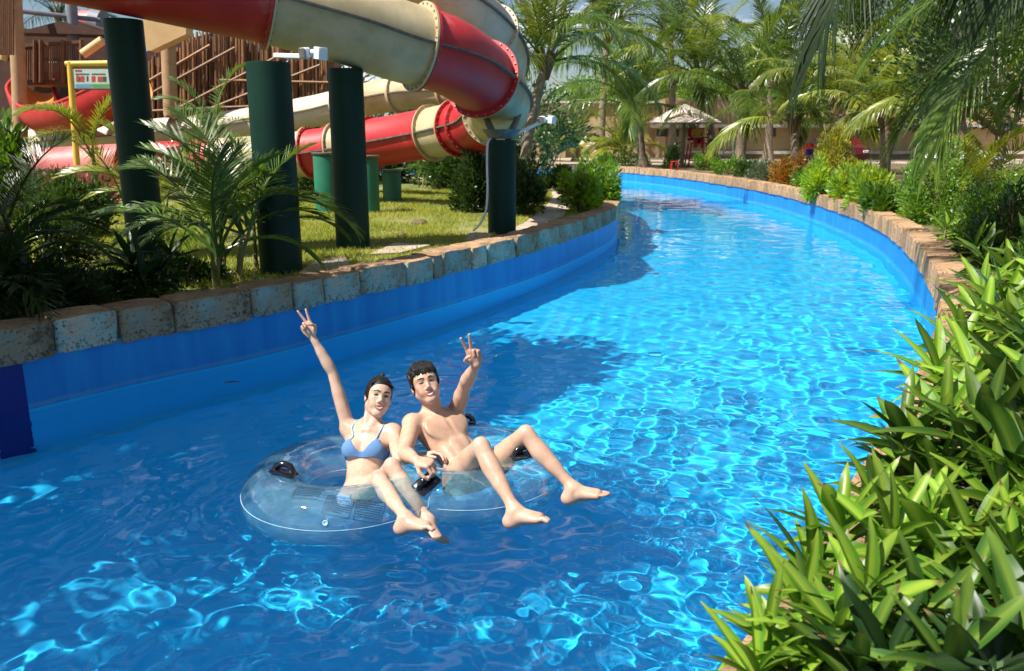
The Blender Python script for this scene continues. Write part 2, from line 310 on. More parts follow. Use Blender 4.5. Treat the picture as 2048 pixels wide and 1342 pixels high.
def coping(name, label, C, N, S, cuts, depth, m, parent_label, nu, amp):
    root = empty(name, (0, 0, 0), label=label, cat='stone coping')
    def at(s, off): 
        x = np.interp(s, S, C[:, 0]); y = np.interp(s, S, C[:, 1]); nx = np.interp(s, S, N[:, 0]); ny = np.interp(s, S, N[:, 1]); return x + nx * off, y + ny * off
    hh = Z_TOP - Z_BOT; rr = .032
    prof0 = [(0, 0), (0, .25), (0, .5), (0, .75), (0, 1), (.25, 1), (.5, 1), (.75, 1), (1, 1), (1, .5), (1, 0)]
    for k in range(len(cuts) - 1):
        a, b = cuts[k] + .008, cuts[k + 1] - .008
        jt = random.uniform(-.012, .012); jz = random.uniform(-.012, .012); n = max(3, min(nu, int((b - a) / .05)))
        us = np.concatenate([[0, .012 / (b - a) * 1.5], np.linspace(.12, .88, n - 2), [1 - .012 / (b - a) * 1.5, 1]])
        V = []; F = []; np_ = 0
        for iu, u in enumerate(us):
            s = a + (b - a) * u; edge = .02 if iu in (0, len(us) - 1) else 0; prof = []
            for (d, h) in prof0:
                dd = d * depth; z = h * hh
                # rounded arrises
                if d == 0 and h == 1: dd += rr * .35; z -= rr * .3
                if d == 0 and h == .75: dd += .002
                dd += edge * (1 if d < .5 else -1); z -= edge * (1 if h > .5 else 0)
                prof.append((dd, z))
            np_ = len(prof)
            for (dd, z) in prof:
                x, y = at(s, dd + jt); q = Vector((x * 3.1, y * 3.1, z * 3.1 + k)); w = mnoise.noise_vector(q) * amp + mnoise.noise_vector(q * 3.3) * amp * .45
                V.append((x + w.x, y + w.y, Z_BOT + z + jz + w.z))
        nn = len(us)
        for i in range(nn - 1):
            for j in range(np_ - 1): F.append((i * np_ + j, (i + 1) * np_ + j, (i + 1) * np_ + j + 1, i * np_ + j + 1))
        F.append(tuple(range(np_ - 1, -1, -1))); F.append(tuple((nn - 1) * np_ + j for j in range(np_)))
        F = [tuple(reversed(f)) for f in F] if name.endswith('x') else F
        V = np.array(V); cen = V.mean(0); me = mesh('stone', V - cen, F, m, True)
        bm = bmesh.new(); bm.from_mesh(me); bmesh.ops.recalc_face_normals(bm, faces=bm.faces); bm.to_mesh(me); bm.free()
        me.set_sharp_from_angle(angle=math.radians(60)); link('stone', me, root, tuple(cen))
    # mortar bed behind the joints
    i0, i1 = np.searchsorted(S, cuts[0]), np.searchsorted(S, cuts[-1]) - 1; V = []; F = []
    for i in range(i0, i1 + 1):
        for d, z in ((.04, Z_BOT - .0), (.04, Z_TOP - .045), (depth - .03, Z_TOP - .045), (depth - .03, Z_BOT - .1)): V.append((C[i, 0] + N[i, 0] * d, C[i, 1] + N[i, 1] * d, z))
    for i in range(i1 - i0):
        for j in range(3): F.append((i * 4 + j, i * 4 + j + 1, i * 4 + 5 + j, i * 4 + 4 + j))
    link('mortar_bed', mesh('mortar_bed', V, F, M['mortar']), root)
    return root
def s_of(C, S, p): i = int(np.argmin(np.hypot(C[:, 0] - p[0], C[:, 1] - p[1]))); return S[i]
lp = [(-60, 668), (121, 646), (260, 620), (360, 604), (512, 577), (597, 563), (645, 556), (727, 539), (820, 522), (862, 512), (888, 507), (945, 496), (976, 488), (1030, 475), (1077, 465), (1123, 452), (1168, 437), (1209, 424), (1229, 411)]
cuts = [s_of(LC, LS, G(*p, Z_TOP)) for p in lp]; c = cuts[0]
while c > 1.5: c -= random.uniform(.5, .8); cuts.insert(0, c)
while cuts[-1] < LS[-1] - 24: cuts.append(cuts[-1] + random.uniform(.45, .85))
coping('stone_coping', 'weathered teal-stained stone coping along the shaded lawn side of the pool', LC, LN, LS, cuts, .36, M['stone_l'], '', 14, .017)
cuts = [2.0]
while cuts[-1] < RS[-1] - 26: cuts.append(cuts[-1] + random.uniform(.26, .5) * (1 if cuts[-1] < 34 else 1.5))
coping('stone_coping', 'sunlit tan stone coping curving along the planted outer side of the pool', RC, RN, RS, cuts, .36, M['stone_r'], '', 8, .008)
# ================================================================== water slides, columns and the play tower
def fiber(name, c0, c1, rough=.48):
    fade = tuple(min(1, .6 * a + .16) for a in c1); dirt = tuple(a * .72 + .01 for a in c0)
    m = surf(name, [dirt, c0, c1, fade], rough=rough, scale=1.9, bstr=.05, bscale=9, var=.06, lo=.22, hi=.8); return m
M['slide_red'] = fiber('slide_red', (.38, .014, .018), (.45, .022, .024)); M['slide_cream'] = fiber('slide_cream', (.4, .32, .18), (.5, .41, .25)); M['slide_tan'] = fiber('slide_tan', (.5, .33, .17), (.6, .44, .26)); M['slide_grey'] = fiber('slide_faded', (.5, .42, .33), (.58, .5, .4), .55)
M['slide_pink'] = fiber('slide_pink', (.45, .1, .1), (.52, .15, .14), .5); M['slide_orange'] = fiber('slide_orange', (.6, .16, .02), (.66, .22, .03)); M['bolt'] = surf('bolt_metal', [(.2, .18, .16), (.4, .36, .32)], rough=.4, scale=40, bstr=0, metal=.8)
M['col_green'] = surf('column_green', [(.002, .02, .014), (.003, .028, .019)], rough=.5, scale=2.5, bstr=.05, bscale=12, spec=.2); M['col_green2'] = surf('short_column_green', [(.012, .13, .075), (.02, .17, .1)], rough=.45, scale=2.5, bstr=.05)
M['seam_dark'] = surf('seam_dark', [(.07, .07, .07), (.16, .15, .13)], rough=.5, scale=12, bstr=0)
def path3(P, step=.12):
    return catmull([tuple(p) for p in P], step)
def slide(name, label, P, r, segs, seam_az=None):
    C = path3(P); T = np.gradient(C, axis=0); T /= np.linalg.norm(T, axis=1)[:, None]; S = np.concatenate([[0], np.cumsum(np.linalg.norm(np.diff(C, axis=0), axis=1))]); root = empty(name, tuple(C[len(C) // 2]), label=label, cat='water slide'); O = np.array(root.location)
    up = np.array([0, 0, 1.0]); n = 40
    def fr(s):
        c = np.array([np.interp(s, S, C[:, i]) for i in range(3)]); t = np.array([np.interp(s, S, T[:, i]) for i in range(3)]); t /= np.linalg.norm(t); x = np.cross(t, up); x /= np.linalg.norm(x); return c, t, x, np.cross(x, t)
    def ringp(s, rad, off=0):
        c, t, x, u = fr(s); return [c + t * off - O + (x * math.cos(a) + u * math.sin(a)) * rad for a in 2 * math.pi * np.arange(n) / n]
    s0 = 0
    for k, (L, m) in enumerate(segs):
        s1 = min(s0 + L, S[-1]); 
        if s1 - s0 < .05: break
        ns = max(3, int((s1 - s0) / .14)); V = []; F = []
        for i in range(ns + 1): V += ringp(s0 + (s1 - s0) * i / ns, r)
        for i in range(ns):
            for q in range(n): F.append((i * n + q, i * n + (q + 1) % n, (i + 1) * n + (q + 1) % n, (i + 1) * n + q))
        seg = link('tube_segment', mesh('tube_segment', V, F, M[m], True), root)
        # long seam flanges where the two half shells are bolted
        for side in (1, -1):
            b = MB(); pts = []
            for i in range(ns + 1):
                c, t, x, u = fr(s0 + (s1 - s0) * i / ns); c = c - O; e = x * side
                pts.append((c + e * (r - .01) + u * .014, c + e * (r + .055) + u * .014, c + e * (r + .055) - u * .014, c + e * (r - .01) - u * .014))
            V = [p for q in pts for p in q]; F = [(i * 4 + a, i * 4 + (a + 1) % 4, i * 4 + 4 + (a + 1) % 4, i * 4 + 4 + a) for i in range(ns) for a in range(4)] + [(3, 2, 1, 0), tuple(ns * 4 + a for a in range(4))]; link('seam_flange', mesh('seam_flange', V, F, M['seam_dark']), seg)
        # end flanges
        for se, off in ((s0, .004), (s1, -.034)):
            if se <= 0 or se >= S[-1]: continue
            a, b_ = ringp(se, r - .02, off), ringp(se, r + .075, off); c_, d_ = ringp(se, r + .075, off + .03), ringp(se, r - .02, off + .03); V = a + b_ + c_ + d_; F = [(i * n + q, i * n + (q + 1) % n, ((i + 1) % 4) * n + (q + 1) % n, ((i + 1) % 4) * n + q) for i in range(4) for q in range(n)]; fl = mesh('end_flange', V, F, M[m], True); fl.set_sharp_from_angle(angle=math.radians(40)); fl = link('end_flange', fl, seg)
        if 0 < s1 < S[-1]:
            c, t, x, u = fr(s1); b = MB()
            for q in range(26):
                a = 2 * math.pi * (q + .5) / 26; p = c - O + (x * math.cos(a) + u * math.sin(a)) * (r + .044); b.tube([p - t * .05, p - t * .044, p + t * .044, p + t * .05], [.009, .017, .017, .009], 6)
            bo = b.build('bolts', M['bolt'], root, True); bo['kind'] = 'stuff'
        s0 = s1
    return root
PA = [A(*p) for p in ((-420, -190, 8.6), (-200, -150, 9.4), (0, -118, 9.9), (200, -75, 10.4), (400, -30, 10.8), (540, 2, 11.1), (700, 47, 11.5), (790, 80, 11.8), (885, 108, 12.2), (940, 139, 12.75), (983, 177, 13.5), (998, 209, 14.5), (986, 230, 15.7), (960, 246, 16.8), (905, 258, 17.8), (830, 272, 18.6), (745, 286, 19.2), (650, 302, 19.7), (500, 318, 20.2), (230, 332, 20.8), (-60, 346, 21.4), (-400, 360, 22))]
Ca = path3(PA); Sa = np.concatenate([[0], np.cumsum(np.linalg.norm(np.diff(Ca, axis=0), axis=1))]); px_of = lambda c: 1024 + CAM_F * c[0] / (c[1] * _c - (c[2] - CAM_H) * _s)
pxa = np.array([px_of(c) for c in Ca]); far = int(np.argmax(pxa))
def s_px(px, second=False): r = range(far, len(Ca)) if second else range(far); return Sa[min(r, key=lambda i: abs(pxa[i] - px))]
cut = [0, s_px(540), s_px(846), s_px(962), s_px(990, True), s_px(945, True), s_px(918, True), s_px(862, True), s_px(742, True), s_px(668, True), s_px(618, True)]
cols = ['slide_red', 'slide_cream', 'slide_red', 'slide_cream', 'slide_red', 'slide_red', 'slide_cream', 'slide_red', 'slide_cream', 'slide_red']; segs = [(cut[i + 1] - cut[i], cols[i]) for i in range(len(cols))] + [(2.4, 'slide_cream'), (2.4, 'slide_red'), (2.4, 'slide_pink'), (2.4, 'slide_pink'), (30, 'slide_pink')]
slide('tube_slide', 'red and cream tube slide bending over the dark green columns', PA, .53, segs)
PC = [A(*p) for p in ((800, -60, 13.5), (930, 10, 14.6), (1000, 80, 16), (1012, 140, 17.4), (980, 176, 18.8), (900, 181, 20.2), (800, 187, 21), (700, 206, 21.8), (620, 224, 22.6), (450, 252, 24), (230, 272, 25.5), (0, 290, 27), (-200, 300, 28))]
slide('tube_slide', 'faded cream and tan tube slide running behind the red one', PC, .40, [(2.6, 'slide_grey'), (3.6, 'slide_tan'), (1.5, 'slide_tan'), (1.6, 'slide_cream'), (1.8, 'slide_tan'), (3, 'slide_grey'), (3, 'slide_grey'), (20, 'slide_grey')])
def column(label, x, y, z1, r, m='col_green', cap=True, z0=.55):
    root = empty('slide_support', (x, y, z0), label=label, cat='column'); b = MB(); h = z1 - z0; b.lathe([(r * 1.0, 0), (r, .02), (r, h - .02), (r * .985, h)], 36); b.build('shaft', M[m], root, True)
    if cap: b = MB(); b.lathe([(r * .9, h), (r * 1.12, h + .05), (r * 1.12, h + .07)], 36); b.build('head_plate', M['seam_dark'], root, True)
    return root
c1 = A(246, 40, 10.55); c2 = A(536, 125, 9.3); c3 = A(690, 130, 11.45); c4 = G(1004, 467, .6)
column('tall dark green column farthest left under the red slide', c1.x, c1.y, c1.z, .225, cap=False); k2 = column('dark green column carrying the security camera bracket on its top', c2.x, c2.y, c2.z, .235, cap=False); column('dark green column standing right of the camera column under the cream slide', c3.x, c3.y, c3.z - .05, .232, cap=False)
k4 = column('dark green column under the end bend of the slide by the coping', c4.x, c4.y, A(1004, 280, c4.y).z, .22, cap=False); top4 = A(1004, 280, c4.y).z - .55
sb = MB(); 
for q in (-1, 1): sb.tube([(q * .1, 0, top4 + .03), (q * .24, .35 + .2 * q, top4 + .32), (q * .3, .5 + .25 * q, top4 + .46)], [.06, .05, .04], 8)
sb.lathe([(.2, top4 + .02), (.28, top4 + .12), (.3, top4 + .16)], 24); sb.build('saddle', M['seam_dark'], k4, True)
for px, py, z1p, r, lab in ((657, 425, 312, .25, 'short green column lit by sun left of the tall middle column'), (735, 425, 318, .25, 'short dark green column just right of the tall middle column'), (785, 402, 345, .22, 'smallest green column standing farthest back on the lawn')):
    g = G(px, py, .6); column(lab, g.x, g.y, A(px, z1p, g.y).z, r, 'col_green2')
# cable running down the end column
cp = [A(px, py, c4.y - .1 - .02 * i) for i, (px, py) in enumerate(((985, 276), (976, 285), (974, 320), (975, 380), (972, 420), (962, 445), (946, 462)))]
cb = MB(); cb.tube([Vector(p) for p in path3(cp, .05)], .017, 8); M['white_plastic'] = surf('white_plastic', [(.62, .64, .66), (.74, .75, .76)], rough=.4, scale=8, bstr=.05)
tag(cb.build('cable', M['white_plastic'], None, True), 'white cable hanging down beside the end column', 'cable')
# security camera
def cctv(label, base, tip, sc=1.0):
    root = empty('security_camera', tuple(base), label=label, cat='camera'); d = tip - base; b = MB(); R = d.to_track_quat('X', 'Z').to_matrix(); b.box(d * .5, (d.length, .07 * sc, .075 * sc), R, .008); b.build('bracket', M['white_plastic'], root)
    b = MB(); b.tube([d * .45, d * .4 + Vector((0, 0, -.09)) * sc, d * .22 + Vector((0, 0, -.16)) * sc, d * .12 + Vector((0, 0, -.3)) * sc], .014 * sc, 6); b.build('wire', M['white_plastic'], root, True)
    q = Vector((-.55, -.8, -.12)).to_track_quat('Z', 'Y').to_matrix(); h = d + Vector((-.02, -.03, .05)) * sc; b = MB(); b.box(h, (.15 * sc, .16 * sc, .12 * sc), q, .02 * sc); lamp = b.build('floodlight', M['white_plastic'], root, True); b = MB(); b.box(h + q @ Vector((0, 0, .062)) * sc, (.14 * sc, .15 * sc, .01), q, .004); b.build('lens', M['seam_dark'], lamp)
    b = MB(); b.tube([h + Vector((.08, .02, 0)) * sc, h + Vector((.17, .02, .0)) * sc], .055 * sc, 14); b.build('swivel', M['white_plastic'], root, True)
    q = Vector((.75, -.6, -.1)).to_track_quat('Z', 'Y').to_matrix(); b = MB(); b.box(h + Vector((.24, 0, -.01)) * sc, (.17 * sc, .19 * sc, .15 * sc), q, .012 * sc); b.build('housing', M['white_plastic'], root, True); return root
b0 = A(548, 111, 9.3); t0 = A(614, 113, 9.2); cctv('white security camera on a bracket in front of the cream slide', b0, t0, .68)
b0 = A(1035, 266, 13.0); t0 = A(1086, 243, 12.9); cctv('small white security camera on an arm right of the end column', b0, t0, .6)

# ---------------------------------------------------------------- play tower and fence at the back left
M['wood_brown'] = surf('brown_timber', [(.09, .035, .015), (.16, .065, .028)], rough=.7, scale=6, vec=(6, 6, .6), bstr=.3, var=.25); M['post_tan'] = surf('tan_post', [(.33, .2, .11), (.4, .26, .15)], rough=.6, scale=3, bstr=.1); M['post_grey'] = surf('grey_post', [(.16, .16, .2), (.22, .22, .26)], rough=.5, scale=3, bstr=.1)
M['roof_dark'] = surf('dark_roof', [(.05, .018, .012), (.085, .03, .02)], rough=.8, scale=3, bstr=.3); M['panel_tan'] = surf('tan_panel', [(.52, .33, .15), (.6, .4, .2)], rough=.6, scale=2, bstr=.1); M['bamboo'] = surf('bamboo_pole', [(.16, .07, .03), (.27, .13, .055)], rough=.6, scale=5, vec=(5, 5, .8), bstr=.2, var=.4)
M['yellow'] = surf('yellow_frame', [(.6, .38, .04), (.68, .46, .07)], rough=.4, scale=4, bstr=.1)
def slab(b, px, Y, th):
    f = [A(x, y, Y) for x, y in px]; n = len(f); k = [p + Vector((0, th, 0)) for p in f]; return b.add(f + k, [tuple(range(n)), tuple(range(2 * n - 1, n - 1, -1))] + [(i, n + i, n + (i + 1) % n, (i + 1) % n) for i in range(n)])
tw = empty('play_tower', tuple(G(60, 330, .6)), label='dark brown timber play tower with posts and railing behind the slides', cat='tower'); TO = tw.location.copy()
def tpart(name, b, m, sm=False):
    b.v = [tuple(Vector(p) - TO) for p in b.v]; return b.build(name, m, tw, sm)
b = MB(); b.tube([A(42, 320, 25), A(38, 160, 25), A(27, -40, 25)], [.2, .2, .19], 16); tpart('post', b, M['post_tan'], True)
b = MB(); b.tube([A(150, 330, 27), A(146, 60, 27), A(140, -20, 27)], [.17, .17, .17], 16); tpart('post', b, M['post_grey'], True)
b = MB(); b.tube([A(5, 120, 25), A(26, 35, 25)], .12, 10); tpart('brace', b, M['panel_tan'], True)
b = MB(); b.tube([A(-10, 14, 24.8), A(28, 8, 24.8)], .13, 10); tpart('brace', b, M['panel_tan'], True)
b = MB(); b.tube([A(20, 20, 26), A(200, 40, 27.5)], .07, 8); tpart('beam', b, M['post_grey'], True)
b = MB(); slab(b, [(-60, 110), (215, 120), (215, 62), (150, 40), (60, 58), (-60, 52)], 28, 1.6); tpart('roof', b, M['roof_dark'])
b = MB(); slab(b, [(-80, 62), (225, 70), (120, 42), (58, 58), (-80, 40)], 26.6, 1.0); tpart('eaves', b, M['roof_dark'])
b = MB(); slab(b, [(-60, 240), (230, 240), (230, 128), (-60, 122)], 30, .2); tpart('rear_wall', b, M['roof_dark'])
b = MB(); slab(b, [(46, 170), (215, 170), (215, 160), (46, 160)], 25.6, 1.5); tpart('deck', b, M['wood_brown'])
b = MB(); slab(b, [(44, 94), (163, 86), (163, 80), (44, 88)], 25.5, .14); tpart('rail', b, M['wood_brown'])
for i in range(26):
    x = 48 + i * 4.4; b = MB(); b.tube([A(x, 160, 25.55), A(x, 90 - .06 * (x - 48), 25.55)], .022 if i > 7 else .03, 6); tpart('baluster', b, M['wood_brown'])
for x in (70, 82, 126, 163): b = MB(); b.tube([A(x, 165, 25.5), A(x, 80, 25.5)], .06, 8); tpart('rail_post', b, M['wood_brown'])
for i in range(9): b = MB(); b.tube([A(-6 + i * 4, 110, 24), A(-4 + i * 4 - 2, -20, 24)], .03, 6); tpart('slat', b, M['wood_brown'])
b = MB(); slab(b, [(262, 62), (292, 34), (372, 54), (372, 68), (300, 102), (262, 76)], 23, .5); cn_ = tag(b.build('canopy_panel', M['panel_tan'], None), 'tan canopy panel slanting above the bamboo fence', 'canopy')
b = MB(); b.tube([A(342, 236, 24.2), A(336, 80, 24.2)], .2, 14); b.v = [tuple(Vector(p) - cn_.location) for p in b.v]; b.build('support_post', M['post_tan'], cn_, True)
b = MB(); b.tube([A(166, 108, 23.5), A(206, 80, 23.5)], .12, 12); tag(b.build('bamboo_rail', M['panel_tan'], None, True), 'thick tan bamboo rail sloping beside the tall left column', 'rail')
pk = MB(); pk.tube([A(150, 50, 30), A(172, 46, 30), A(188, 46, 30)], .42, 20); pr = tag(pk.build('slide_mouth', M['slide_pink'], None, True), 'pink slide mouth beside the roof at the far left', 'water slide'); pk = MB(); pk.tube([A(186, 46, 30), A(206, 50, 30)], .5, 20); pk.build('collar', M['post_grey'], pr, True)
b = MB(); slab(b, [(270, 235), (680, 235), (680, 100), (420, 66), (345, 86), (270, 110)], 28.5, .2); tpart('rear_wall', b, M['roof_dark'])
# bamboo fence: each pole a part
fb = empty('bamboo_fence', tuple(G(420, 300, .6)), label='tall brown bamboo pole fence behind the slides', cat='fence'); FO = fb.location.copy(); rnd = random.Random(3)
for i in range(128):
    x = 292 + i * 2.95 + rnd.uniform(-1.6, 1.6); Y = 26 + rnd.uniform(-.25, .25); top = (112 if x < 330 else 112 - (x - 330) * .65 if x < 400 else 62 + (x - 400) * .1) + rnd.uniform(-14, 14); b = MB(); L = rnd.uniform(-3, 3); r = rnd.uniform(.035, .055)
    z0 = A(x, 330, Y); z1 = A(x + L, top, Y); z0.z = .6; pts = [z0.lerp(z1, t) - FO for t in (0, .33, .66, 1)]; b.tube(pts, [r, r * .97, r * .93, r * .88], 7); b.build('pole', M['bamboo'], fb, True)
for k, (a, c) in enumerate((((296, 222), (660, 205)), ((296, 190), (470, 95)), ((330, 230), (560, 110)), ((300, 160), (420, 90)), ((400, 225), (640, 130)), ((440, 160), (660, 165)))):
    b = MB(); b.tube([A(*a, 25.7) - FO, A(*c, 25.7) - FO], .04, 6); b.build('cross_pole', M['bamboo'], fb, True)
# orange open slide
def flume(label):
    root = empty('flume_slide', tuple(G(130, 300, .6)), label=label, cat='water slide'); O = root.location; P = [A(*p) for p in ((80, 150, 27.5), (62, 185, 26.4), (90, 222, 25), (150, 218, 23.8), (215, 190, 23.2), (270, 160, 23))]
    C = path3(P, .15); T = np.gradient(C, axis=0); T /= np.linalg.norm(T, axis=1)[:, None]; n = 14
    for nm, m, r, a0, a1 in (('outer_shell', 'slide_red', .66, 170, 370), ('inner_shell', 'slide_orange', .62, 172, 368)):
        V = []; F = []
        for c, t in zip(C, T):
            x = np.cross(t, [0, 0, 1]); x /= np.linalg.norm(x); u = np.cross(x, t)
            for q in range(n + 1): a = math.radians(a0 + (a1 - a0) * q / n); V.append(c + (x * math.cos(a) + u * math.sin(a)) * r - np.array(O))
        F = [(i * (n + 1) + q, i * (n + 1) + q + 1, (i + 1) * (n + 1) + q + 1, (i + 1) * (n + 1) + q) for i in range(len(C) - 1) for q in range(n)]; link(nm, mesh(nm, V, F, M[m], True), root)
    for sgn in (-1, 1):
        b = MB(); pts = []
        for c, t in zip(C, T): x = np.cross(t, [0, 0, 1]); x /= np.linalg.norm(x); u = np.cross(x, t); a = math.radians(170 if sgn < 0 else 370); pts.append(Vector(c + (x * math.cos(a) + u * math.sin(a)) * .64) - O)
        b.tube(pts, .05, 8); b.build('rim', M['slide_red'], root, True)
    return root
flume('open red and orange flume slide behind the notice board')
# notice board with a yellow bamboo frame
sg = empty('notice_board', tuple(G(150, 345, .6)), label='notice board in a yellow bamboo frame behind the tall left column', cat='sign'); SO = sg.location.copy(); Y = 19.5
def spart(nm, b, m, sm=False, par=None):
    b.v = [tuple(Vector(p) - SO) for p in b.v]; return b.build(nm, m, par or sg, sm)
for x in (140, 250): b = MB(); b.tube([A(x + 14, 330, Y), A(x, 124, Y)], .07, 12); spart('post', b, M['yellow'], True)
for y in (128,): b = MB(); b.tube([A(132, y, Y), A(256, y - 2, Y)], .065, 12); spart('top_rail', b, M['yellow'], True)
M['sg_frame'] = surf('sign_frame', [(.2, .1, .05), (.28, .15, .08)], rough=.5, scale=8, bstr=.1); M['sg_pane'] = surf('sign_pane', [(.42, .5, .46), (.5, .58, .54)], rough=.25, scale=3, bstr=0)
b = MB(); slab(b, [(141, 135), (238, 135), (238, 180), (146, 180)], Y - .02, .06); spart('frame', b, M['sg_frame']); b = MB(); slab(b, [(144.5, 138), (235, 138), (235, 176.5), (149, 176.5)], Y - .035, .02); board = spart('board', b, M['sg_pane'])
for nm, col, rects in (('red_print', (.5, .05, .04), [(150, 139.5, 154, 143), (155, 139.5, 158, 143), (159, 139.5, 163, 143), (152, 151, 157, 163), (161, 152, 168, 163), (183, 152, 190, 163), (195, 153, 205, 163)]), ('dark_print', (.06, .08, .07), [(151, 147, 178, 149), (183, 147, 210, 149), (173, 152, 176, 162), (206, 153, 212, 163), (158, 153, 160, 163)]), ('blue_print', (.12, .3, .5), [(151, 168, 182, 174)]), ('green_print', (.08, .32, .08), [(184, 168, 226, 174)])):
    M[nm] = surf(nm, [col, col], rough=.4, scale=5, bstr=0)
    for x0, y0, x1, y1 in rects: b = MB(); slab(b, [(x0, y0), (x1, y0), (x1, y1), (x0, y1)], Y - .041, .004); spart(nm, b, M[nm], False, board)
# ================================================================== plants
rng = np.random.default_rng(11)
M['palm'] = leafmat('palm_leaf', (.035, .085, .01), (.13, .19, .028), rough=.3, trans=.3, scale=1.2, dead=(.3, .22, .09)); M['palm2'] = leafmat('palm_leaf_yellow', (.1, .16, .018), (.26, .28, .04), rough=.32, trans=.35, scale=1.2, dead=(.34, .25, .1))
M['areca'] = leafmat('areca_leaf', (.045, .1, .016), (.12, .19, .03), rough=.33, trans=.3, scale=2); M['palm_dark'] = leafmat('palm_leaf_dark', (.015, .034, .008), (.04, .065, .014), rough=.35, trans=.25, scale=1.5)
M['trunk'] = surf('palm_trunk', [(.12, .09, .06), (.24, .185, .13), (.32, .26, .19)], rough=.9, scale=5, vec=(1.2, 1.2, 9), bstr=.7, bscale=12, bdist=.03); M['stem'] = surf('green_stem', [(.1, .11, .03), (.2, .17, .06)], rough=.6, scale=8, bstr=.2); M['fibre'] = surf('palm_fibre', [(.1, .06, .03), (.2, .13, .07)], rough=.95, scale=12, bstr=.6)
def frond(name, L, e0, e1, n, ll, wid, droop, vee=.25, m='palm', seed=0, stalk=.14, twist=0):
    r = np.random.default_rng(seed); V = []; F = []; ts = np.linspace(0, 1, 60); e = np.radians(e0 + (e1 - e0) * ts ** 1.25); X = np.concatenate([[0], np.cumsum(np.cos(e[:-1]))]) * L / 59; Z = np.concatenate([[0], np.cumsum(np.sin(e[:-1]))]) * L / 59
    side_sway = r.normal(0, .06) * L; Yc = side_sway * ts ** 2
    b = MB(); idx = np.linspace(0, 59, 9).astype(int); b.tube([(X[i], Yc[i], Z[i]) for i in idx], [(.014 * L / 3 + .012) * (1 - .85 * ts[i]) + .003 for i in idx], 5); V += b.v; F += b.f
    for sd in (-1, 1):
        for k in range(n):
            t = stalk + (1 - stalk) * (k + r.uniform(-.3, .3) + .5) / n; t = min(max(t, 0), .999); i = t * 59; p = np.array([np.interp(i, range(60), X), np.interp(i, range(60), Yc), np.interp(i, range(60), Z)]); a = np.interp(t, ts, e); T = np.array([math.cos(a), 0, math.sin(a)]); N = np.array([-math.sin(a), 0, math.cos(a)])
            u = (t - stalk) / (1 - stalk); sw = math.radians(28 + 42 * u + r.normal(0, 5)); ln = ll * (.45 + .75 * math.sin(math.pi * min(1, .12 + .8 * u)) ** .8) * (1 - .25 * u) * r.uniform(.85, 1.1); d = np.array([0, sd, 0.]) * math.cos(sw) + T * math.sin(sw) + N * (vee + r.normal(0, .06)); d /= np.linalg.norm(d); w = T - d * (T @ d); w /= np.linalg.norm(w) + 1e-9; w = w * .8 + N * .35 * sd; dr = droop * r.uniform(.7, 1.35); base = len(V)
            if r.random() < .03: continue
            for q, ws in ((0, .5), (.35, 1), (.7, .75)):
                c = p + d * ln * q + np.array([0, 0, -1.]) * dr * ln * q * q; V.append(tuple(c - w * wid * ws / 2)); V.append(tuple(c + w * wid * ws / 2))
            V.append(tuple(p + d * ln * (1 - .25 * dr) + np.array([0, 0, -1.]) * dr * ln)); F += [(base, base + 1, base + 3, base + 2), (base + 2, base + 3, base + 5, base + 4), (base + 4, base + 5, base + 6)]
    return mesh(name, V, F, M[m])
FR = {}
for nm, m in (('p', 'palm'), ('y', 'palm2'), ('d', 'palm_dark')):
    FR[nm] = [[frond('frond', 3.6, e0, e1, 62 if nm != 'd' else 84, .95, .042 if nm != 'd' else .024, dr, .22, m, k * 10 + i + ord(nm)) for i in range(2)] for k, (e0, e1, dr) in enumerate(((80, 30, .25), (62, -10, .4), (42, -40, .55), (20, -60, .65), (-5, -72, .6)))]
def palm(label, base, top, nf, fl, kinds='p', r=.15, cat='palm tree', group=None, lo=0, az0=0, skip=None):
    root = empty('palm_tree', tuple(base), label=label, cat=cat, group=group); d = Vector(top) - Vector(base); n = 14; b = MB(); pts = []; rad = []
    for i in range(n + 1):
        t = i / n; bow = Vector((d.x, d.y, 0)) * (-.12) * math.sin(math.pi * t); pts.append(d * t + bow); rad.append(r * (1.45 - .6 * min(1, t * 5) if t < .2 else .85 - .2 * t) * (1 + .05 * (i % 2)))
    b.tube(pts, rad, 12); b.build('trunk', M['trunk'], root, True); rd = random.Random(label)
    b = MB()
    for i in range(10): a = rd.uniform(0, 6.28); b.tube([d + Vector((0, 0, -.35 * r / .15)), d + Vector((math.cos(a) * r * .9, math.sin(a) * r * .9, -.05)), d + Vector((math.cos(a) * r * 1.9, math.sin(a) * r * 1.9, .25 * r / .15))], [r * .5, r * .4, r * .12], 6)
    b.build('crown_shaft', M['fibre'], root, True)
    for i in range(nf):
        lev = min(3, int(4.0 * ((i + .5) / nf) ** 1.15)) if not lo else min(4, lo + int((5 - lo) * (i + .5) / nf)); a = az0 + i * 2.39996 + rd.uniform(-.25, .25)
        if skip and skip(a % 6.2832, lev): continue
        kd = rd.choice(kinds); f = link('frond', FR[kd][lev][rd.randint(0, 1)], root, tuple(d + Vector((math.cos(a), math.sin(a), 0)) * r * .5), (rd.uniform(-.15, .15), rd.uniform(-.12, .12), a), fl / 3.6 * rd.uniform(.85, 1.12))
    return root
Pg = 'coconut palms behind the pool'
def palm_px(label, bx, by, tx, ty, nf, fl, kinds='p', r=.15, Y=None, lo=0, az0=0, **k):
    g = G(bx, by, .6) if Y is None else A(bx, by, Y); g.z = .58; t = A(tx, ty, g.y); return palm(label, g, t, nf, fl, kinds, r, group=Pg, lo=lo, az0=az0, **k)
palm_px('tall coconut palm rising right behind the bend of the red slide', 1042, 374, 1092, 125, 22, 3.6, 'py', .2, az0=.5)
palm_px('coconut palm with a short bare trunk left of the parasol', 1284, 333, 1272, 215, 15, 5.0, 'p', .26, az0=1)
